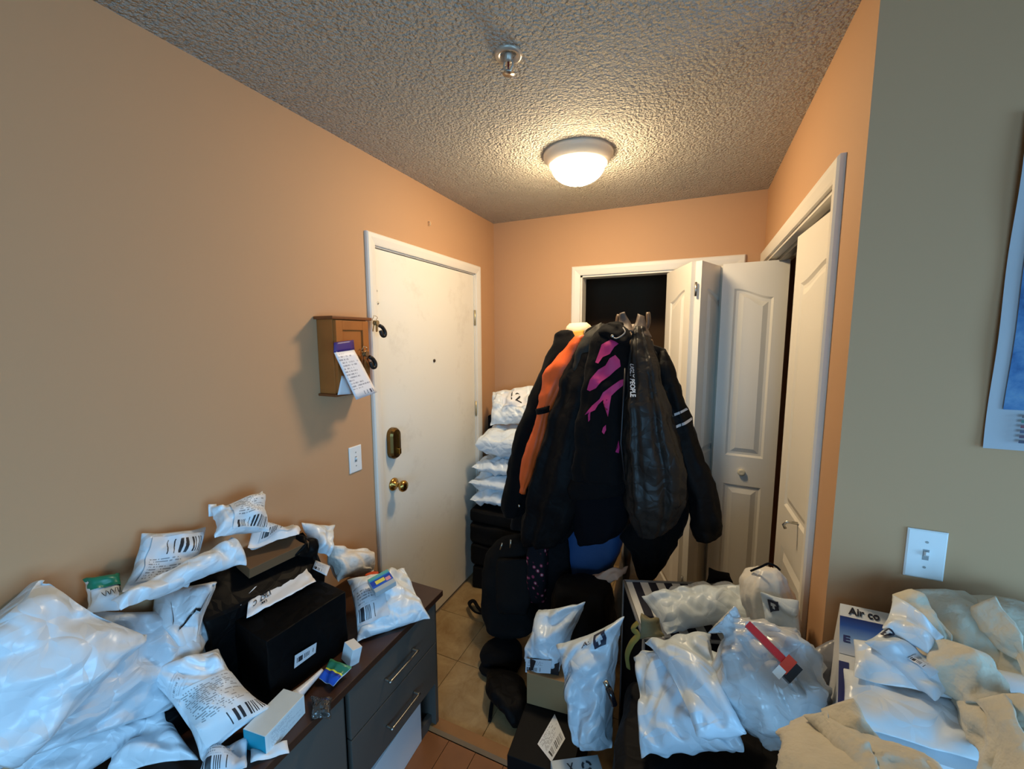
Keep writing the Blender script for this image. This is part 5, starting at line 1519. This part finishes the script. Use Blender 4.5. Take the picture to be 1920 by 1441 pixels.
# 6 - black jacket sleeve at the right with two lines of white print
j6 = empty('black_jacket', (1.38, 1.55, .9)); tag(j6, 'black jacket at the right with white print lines on the sleeve', 'jacket')
sl6 = loft('sleeve', [((1.212, 1.600, 1.584), (1.244, 1.600, 1.589), .03), ((1.207, 1.590, 1.515), (1.280, 1.590, 1.513), .055), ((1.222, 1.570, 1.387), (1.317, 1.570, 1.397), .065), ((1.259, 1.560, 1.261), (1.360, 1.560, 1.279), .065), ((1.300, 1.550, 1.137), (1.407, 1.550, 1.163), .065), ((1.337, 1.550, 1.010), (1.446, 1.550, 1.041), .065), ((1.353, 1.550, 0.913), (1.473, 1.550, 0.938), .06), ((1.379, 1.550, 0.845), (1.466, 1.550, 0.871), .05)], BLACKN, j6, 44, 7, ((3, .05), (7, .05)), (.4, 1), .007, 23)
loft('body', [((1.140, 1.660, 1.622), (1.237, 1.660, 1.589), .05), ((1.135, 1.660, 1.439), (1.297, 1.660, 1.424), .08), ((1.142, 1.660, 1.205), (1.339, 1.660, 1.202), .09), ((1.162, 1.660, 0.942), (1.358, 1.660, 0.962), .09), ((1.190, 1.660, 0.775), (1.335, 1.660, 0.804), .08)], BLACKF, j6, 40, 6, ((5, .08), (9, .06)), (.4, 1), .007, 24)
bvh = BVHTree.FromPolygons([q.co.copy() for q in sl6.data.vertices], [tuple(p.vertices) for p in sl6.data.polygons])
for qd, spans in ((((1.269, 1.480, 1.327), (1.333, 1.480, 1.361), (1.329, 1.480, 1.374), (1.267, 1.480, 1.341)), ((0, .16), (.24, .55), (.58, .98))), (((1.293, 1.480, 1.290), (1.349, 1.480, 1.319), (1.345, 1.480, 1.333), (1.291, 1.480, 1.304)), ((0, .30), (.35, .98)))):
    cq_ = [np.array(p) for p in qd]
    for a0, a1 in spans:
        us = np.linspace(a0, a1, 8)
        pts = np.vstack([bil(cq_, us, np.full(8, .2)), bil(cq_, us, np.full(8, .9))])
        for p in pts:
            h_ = bvh.ray_cast(Vector((p[0], 1.2, p[2])), Vector((0, 1, 0)))
            if h_[0] is not None: p[1] = h_[0].y - .004
        mesh_obj('sleeve_print', pts, [(i, i + 1, 9 + i, 8 + i) for i in range(7)], mat('grey_print', (190, 188, 190), .6), j6)

# cream and yellow cap behind the orange jacket
cp = empty('cap', (0.825, 1.800, 1.666)); tag(cp, 'cream and mustard cap hanging behind the orange jacket', 'cap')
loft('crown', [((0.773, 1.820, 1.708), (0.858, 1.820, 1.712), .02), ((0.757, 1.820, 1.688), (0.879, 1.820, 1.691), .05), ((0.757, 1.820, 1.656), (0.885, 1.820, 1.661), .06), ((0.769, 1.820, 1.630), (0.881, 1.820, 1.635), .06)], mat('cream_cotton', (226, 206, 176), .8), cp, 24, 5, ((6, .02),), (1, 1), .002, 3)
loft('band', [((0.799, 1.750, 1.666), (0.866, 1.750, 1.675), .012), ((0.802, 1.740, 1.635), (0.864, 1.740, 1.645), .014), ((0.808, 1.740, 1.615), (0.854, 1.740, 1.620), .012)], mat('mustard_cotton', (206, 150, 60), .8), cp, 16, 4, ((4, .02),), (1, 1), .002, 4)

# ------------------------------------------------------------------ bags hanging low and lying under the coats
bl_ = loft('blue_bag', [((0.804, 1.720, 0.712), (1.067, 1.720, 0.775), .05), ((0.800, 1.720, 0.585), (1.070, 1.720, 0.657), .08), ((0.829, 1.720, 0.493), (1.033, 1.720, 0.549), .085), ((0.863, 1.720, 0.430), (1.015, 1.720, 0.474), .07)], mat('royal_blue_fabric', (18, 60, 108), .7, bump=(60, .2, .004), var=(6, .12)), None, 40, 6, ((4, .05),), (1, .5), .005, 31, (0, 1, 0), 3)
tag(bl_, 'royal blue bag hanging low under the dark garments', 'bag')
lathe('snap', [(0, -.003), (.004, -.002), (.004, .002), (0, .003)], CHROME, bl_, (0.895, 1.620, 0.700), 'y', 10)
dg = loft('black_trousers', [((1.113, 1.620, 0.839), (1.332, 1.620, 0.896), .07), ((1.088, 1.620, 0.760), (1.323, 1.620, 0.819), .075), ((1.140, 1.620, 0.696), (1.297, 1.620, 0.743), .07), ((1.156, 1.620, 0.625), (1.253, 1.620, 0.655), .05), ((1.167, 1.620, 0.577), (1.224, 1.620, 0.599), .03)], BLACKF, None, 40, 6, ((5, .12), (9, .1)), (.6, 1), .010, 33)
tag(dg, 'dark bunched garment hanging below the satin bomber', 'garment')

# backpack standing on the floor at the left of the coats
bp = empty('backpack', (.50, 1.72, 0)); tag(bp, 'black backpack standing upright on the tile floor', 'backpack')
BPM = mat('worn_black_canvas', (22, 21, 21), .85, bump=(80, .3, .004), var=(7, .3), spec=.1)
loft('body', [((0.405, 1.760, 0.535), (0.563, 1.760, 0.580), .06), ((0.348, 1.760, 0.467), (0.596, 1.760, 0.533), .10), ((0.337, 1.740, 0.333), (0.616, 1.740, 0.401), .12), ((0.346, 1.720, 0.205), (0.642, 1.720, 0.273), .12), ((0.396, 1.660, 0.138), (0.671, 1.660, 0.202), .11), ((0.434, 1.660, 0.106), (0.648, 1.660, 0.153), .09)], BPM, bp, 44, 6, ((4, .03),), (1, 1), .006, 35, (0, 1, 0), 3.4)
loft('front_pocket', [((0.464, 1.630, 0.505), (0.630, 1.630, 0.542), .01), ((0.451, 1.630, 0.455), (0.641, 1.630, 0.494), .03), ((0.481, 1.580, 0.328), (0.667, 1.580, 0.367), .035), ((0.509, 1.570, 0.270), (0.654, 1.570, 0.297), .02)], BPM, bp, 32, 5, ((3, .02),), (1, 1), .004, 36, (0, 1, 0), 3.2)
tube('strap', smoothpath([(0.464, 1.600, 0.228), (0.293, 1.772, 0.060), (0.235, 1.782, 0.050), (0.165, 1.841, 0.040), (0.174, 1.878, 0.040), (0.223, 1.854, 0.020), (0.338, 1.784, 0.015), (0.438, 1.752, 0.012), (0.497, 1.742, 0.012)], 5), .012, BLACKF, bp, 8, .4)
tube('zip_pull', [(0.503, 1.600, 0.614), (0.491, 1.600, 0.578)], .004, CHROME, bp, 6)
tube('zip_pull', [(0.550, 1.600, 0.641), (0.547, 1.600, 0.601)], .005, CHROME, bp, 6)
# floral bag
FLOR = mat('dark_floral_fabric', (24, 24, 30), .8, bump=(60, .2, .003), spec=.1)
nt = FLOR.node_tree
tc = N(nt, 'ShaderNodeTexCoord'); vo = N(nt, 'ShaderNodeTexVoronoi', inp={'Scale': 34.0}); nt.links.new(tc.outputs['Object'], vo.inputs['Vector'])
rp = N(nt, 'ShaderNodeValToRGB'); rp.color_ramp.interpolation = 'CONSTANT'
for k, (pos, col) in enumerate(((0, (186, 170, 166)), (.14, (150, 60, 84)), (.26, (70, 34, 48)), (.34, (22, 22, 28)))):
    e = rp.color_ramp.elements[k] if k < 2 else rp.color_ramp.elements.new(pos)
    e.position = pos; e.color = (*[srgb(c) for c in col], 1)
nt.links.new(vo.outputs['Distance'], rp.inputs[0]); nt.links.new(rp.outputs[0], nt.nodes['Principled BSDF'].inputs['Base Color'])
fb = loft('floral_bag', [((0.647, 1.600, 0.650), (0.740, 1.600, 0.680), .03), ((0.641, 1.600, 0.583), (0.746, 1.600, 0.606), .045), ((0.647, 1.600, 0.445), (0.747, 1.600, 0.470), .05), ((0.665, 1.600, 0.360), (0.742, 1.600, 0.381), .04)], FLOR, None, 28, 5, ((4, .05),), (1, 1), .005, 37, (0, 1, 0), 3)
tag(fb, 'dark bag with pink and white floral print beside the backpack', 'bag')
tbg = loft('black_tote', [((0.666, 1.700, 0.637), (0.821, 1.700, 0.677), .07), ((0.660, 1.700, 0.536), (0.839, 1.700, 0.576), .10), ((0.667, 1.700, 0.363), (0.871, 1.700, 0.416), .11), ((0.680, 1.700, 0.219), (0.873, 1.700, 0.275), .10), ((0.692, 1.700, 0.103), (0.862, 1.700, 0.156), .09)], mat('speckled_black_fabric', (16, 16, 19), .85, bump=(60, .3, .004), var=(40, .6), spec=.1), None, 36, 5, ((5, .05),), (1, 1), .006, 39, (0, 1, 0), 3)
tag(tbg, 'black speckled tote bag between the floral bag and the blue bag', 'bag')
# grocery items behind: paper sack
pk = loft('paper_sack', [((1.053, 1.860, 0.656), (1.145, 1.860, 0.680), .04), ((1.045, 1.860, 0.569), (1.153, 1.860, 0.592), .06), ((1.037, 1.860, 0.452), (1.157, 1.860, 0.481), .07), ((.98, 1.86, .10), (1.09, 1.86, .10), .07), ((.98, 1.86, .004), (1.09, 1.86, .004), .07)], mat('beige_paper_sack', (206, 178, 146), .7, bump=(30, .5, .008), var=(14, .2)), None, 28, 5, ((5, .07),), (1, .4), .008, 41, (0, 1, 0), 3)
tag(pk, 'crumpled beige paper sack glimpsed beside the blue bag', 'bag')
fc = mailer('beige_cloth', [(0.905, 1.520, 0.500), (1.090, 1.520, 0.603), (1.122, 1.600, 0.640), (0.909, 1.600, 0.506)], .04, mat('blush_cotton', (206, 176, 156), .85, bump=(60, .3, .004)), 'pale blush cloth lying under the blue bag', 'cloth', None, 71, (.8, .8), .8)

# things lying on the tiles in the passage
cpb = empty('baseball_cap', (0.480, 1.564, 0.000)); tag(cpb, 'black baseball cap lying on the tiled floor', 'cap')
loft('crown', [((0.445, 1.605, 0.075), (0.533, 1.661, 0.075), .02), ((0.417, 1.556, 0.060), (0.580, 1.644, 0.060), .045), ((0.428, 1.501, 0.040), (0.614, 1.583, 0.040), .06), ((0.456, 1.465, 0.020), (0.620, 1.516, 0.020), .05)], BLACKF, cpb, 32, 6, ((6, .03),), (1, 1), .004, 43, (0, .5, -.85), 2.2)
loft('visor', [((0.443, 1.484, 0.035), (0.549, 1.452, 0.035), .008), ((0.444, 1.447, 0.030), (0.541, 1.411, 0.030), .008), ((0.466, 1.428, 0.025), (0.519, 1.417, 0.025), .006)], BLACKF, cpb, 20, 4, ((3, .01),), (1, 1), .001, 44, (0, .3, -.95), 2.2)
tube('strap', smoothpath([(0.566, 1.560, 0.030), (0.590, 1.532, 0.014), (0.615, 1.475, 0.012)], 5), .007, BLACKF, cpb, 8, .4)
sh = empty('black_shoe_bag', (0.616, 1.398, 0.000)); tag(sh, 'slouched black bag with a loose strap on the tiles by the carton', 'bag')
loft('body', [((0.509, 1.404, 0.060), (0.565, 1.449, 0.060), .03), ((0.541, 1.331, 0.070), (0.666, 1.440, 0.070), .05), ((0.597, 1.285, 0.060), (0.726, 1.390, 0.060), .055), ((0.670, 1.255, 0.050), (0.752, 1.324, 0.050), .05), ((0.719, 1.239, 0.025), (0.767, 1.276, 0.025), .025)], BLACKN, sh, 36, 6, ((4, .06), (7, .05)), (1, 1), .007, 47, (0, .5, -.85), 2.3)
tube('strap', smoothpath([(0.576, 1.346, 0.030), (0.587, 1.299, 0.010), (0.611, 1.236, 0.008)], 5), .008, BLACKF, sh, 8, .4)
bx_ = mailer('clear_bottle_bag', [(0.506, 1.766, 0.030), (0.560, 1.808, 0.030), (0.542, 1.811, 0.100), (0.485, 1.771, 0.100)], .03, POLY2, 'small pale packet on the floor behind the baseball cap', 'packet', None, 73, (.8, .8), .8, res=.006)

# ------------------------------------------------------------------ stack of parcels in the corner by the door
bst = empty('black_storage_bag', (.22, 2.22, 0)); tag(bst, 'stack of folded black bags in the corner behind the door', 'bag')
for (za, zb, x1) in ((.0, .15, .44), (.15, .30, .45), (.30, .44, .46), (.44, .535, .45)):
    obox('folded_bag', (.245, 2.25, (za + zb) / 2), (x1 - .06, .38, zb - za - .006), (0, 0, 2 - za * 9), BLACKN if za < .3 else BPM, bst, .03, .012, 3, int(za * 100), True)
GS = 'white parcels stacked in the corner by the door'
for k, (z0, h_, xc, wx, lab, sd_) in enumerate(((.540, .105, .225, .36, 'lowest white parcel of the corner stack, on the black bags', 3), (.645, .10, .215, .36, 'second white parcel from the bottom of the corner stack', 5), (.748, .11, .235, .35, 'rounded middle white parcel of the corner stack', 7), (.858, .20, .255, .34, 'fourth white parcel up in the corner stack, below the numbered one', 9))):
    y0, y1 = 2.06, 2.48
    zz = z0 + h_ / 2
    mailer('stacked_parcel', [(xc - wx / 2, y0, zz), (xc + wx / 2, y0, zz), (xc + wx / 2, y1, zz + .005), (xc - wx / 2, y1, zz + .005)], h_ * .78, POLY, lab, 'parcel', GS, 80 + sd_, (.97, .95), .9)
tp_ = mailer('stacked_parcel', [(0.150, 2.160, 1.071), (0.488, 2.160, 1.107), (0.376, 2.360, 1.324), (0.075, 2.360, 1.259)], .09, POLY, 'topmost white parcel of the corner stack with handwritten number', 'parcel', GS, 91, (.92, .9), .7)
sticker(tp_, PAPER, .35, .85, .35, .75, 'paper_label')
text_on(tp_, '12', .58, .74, .45, .68, INK, 0, bold=.0)
kb_ = obox('dark_box', (.10, 2.42, 1.00), (.12, .16, .20), (0, 0, 4), BLACKF, None, .01)
tag(kb_, 'dark box half hidden behind the white parcels in the corner', 'box')
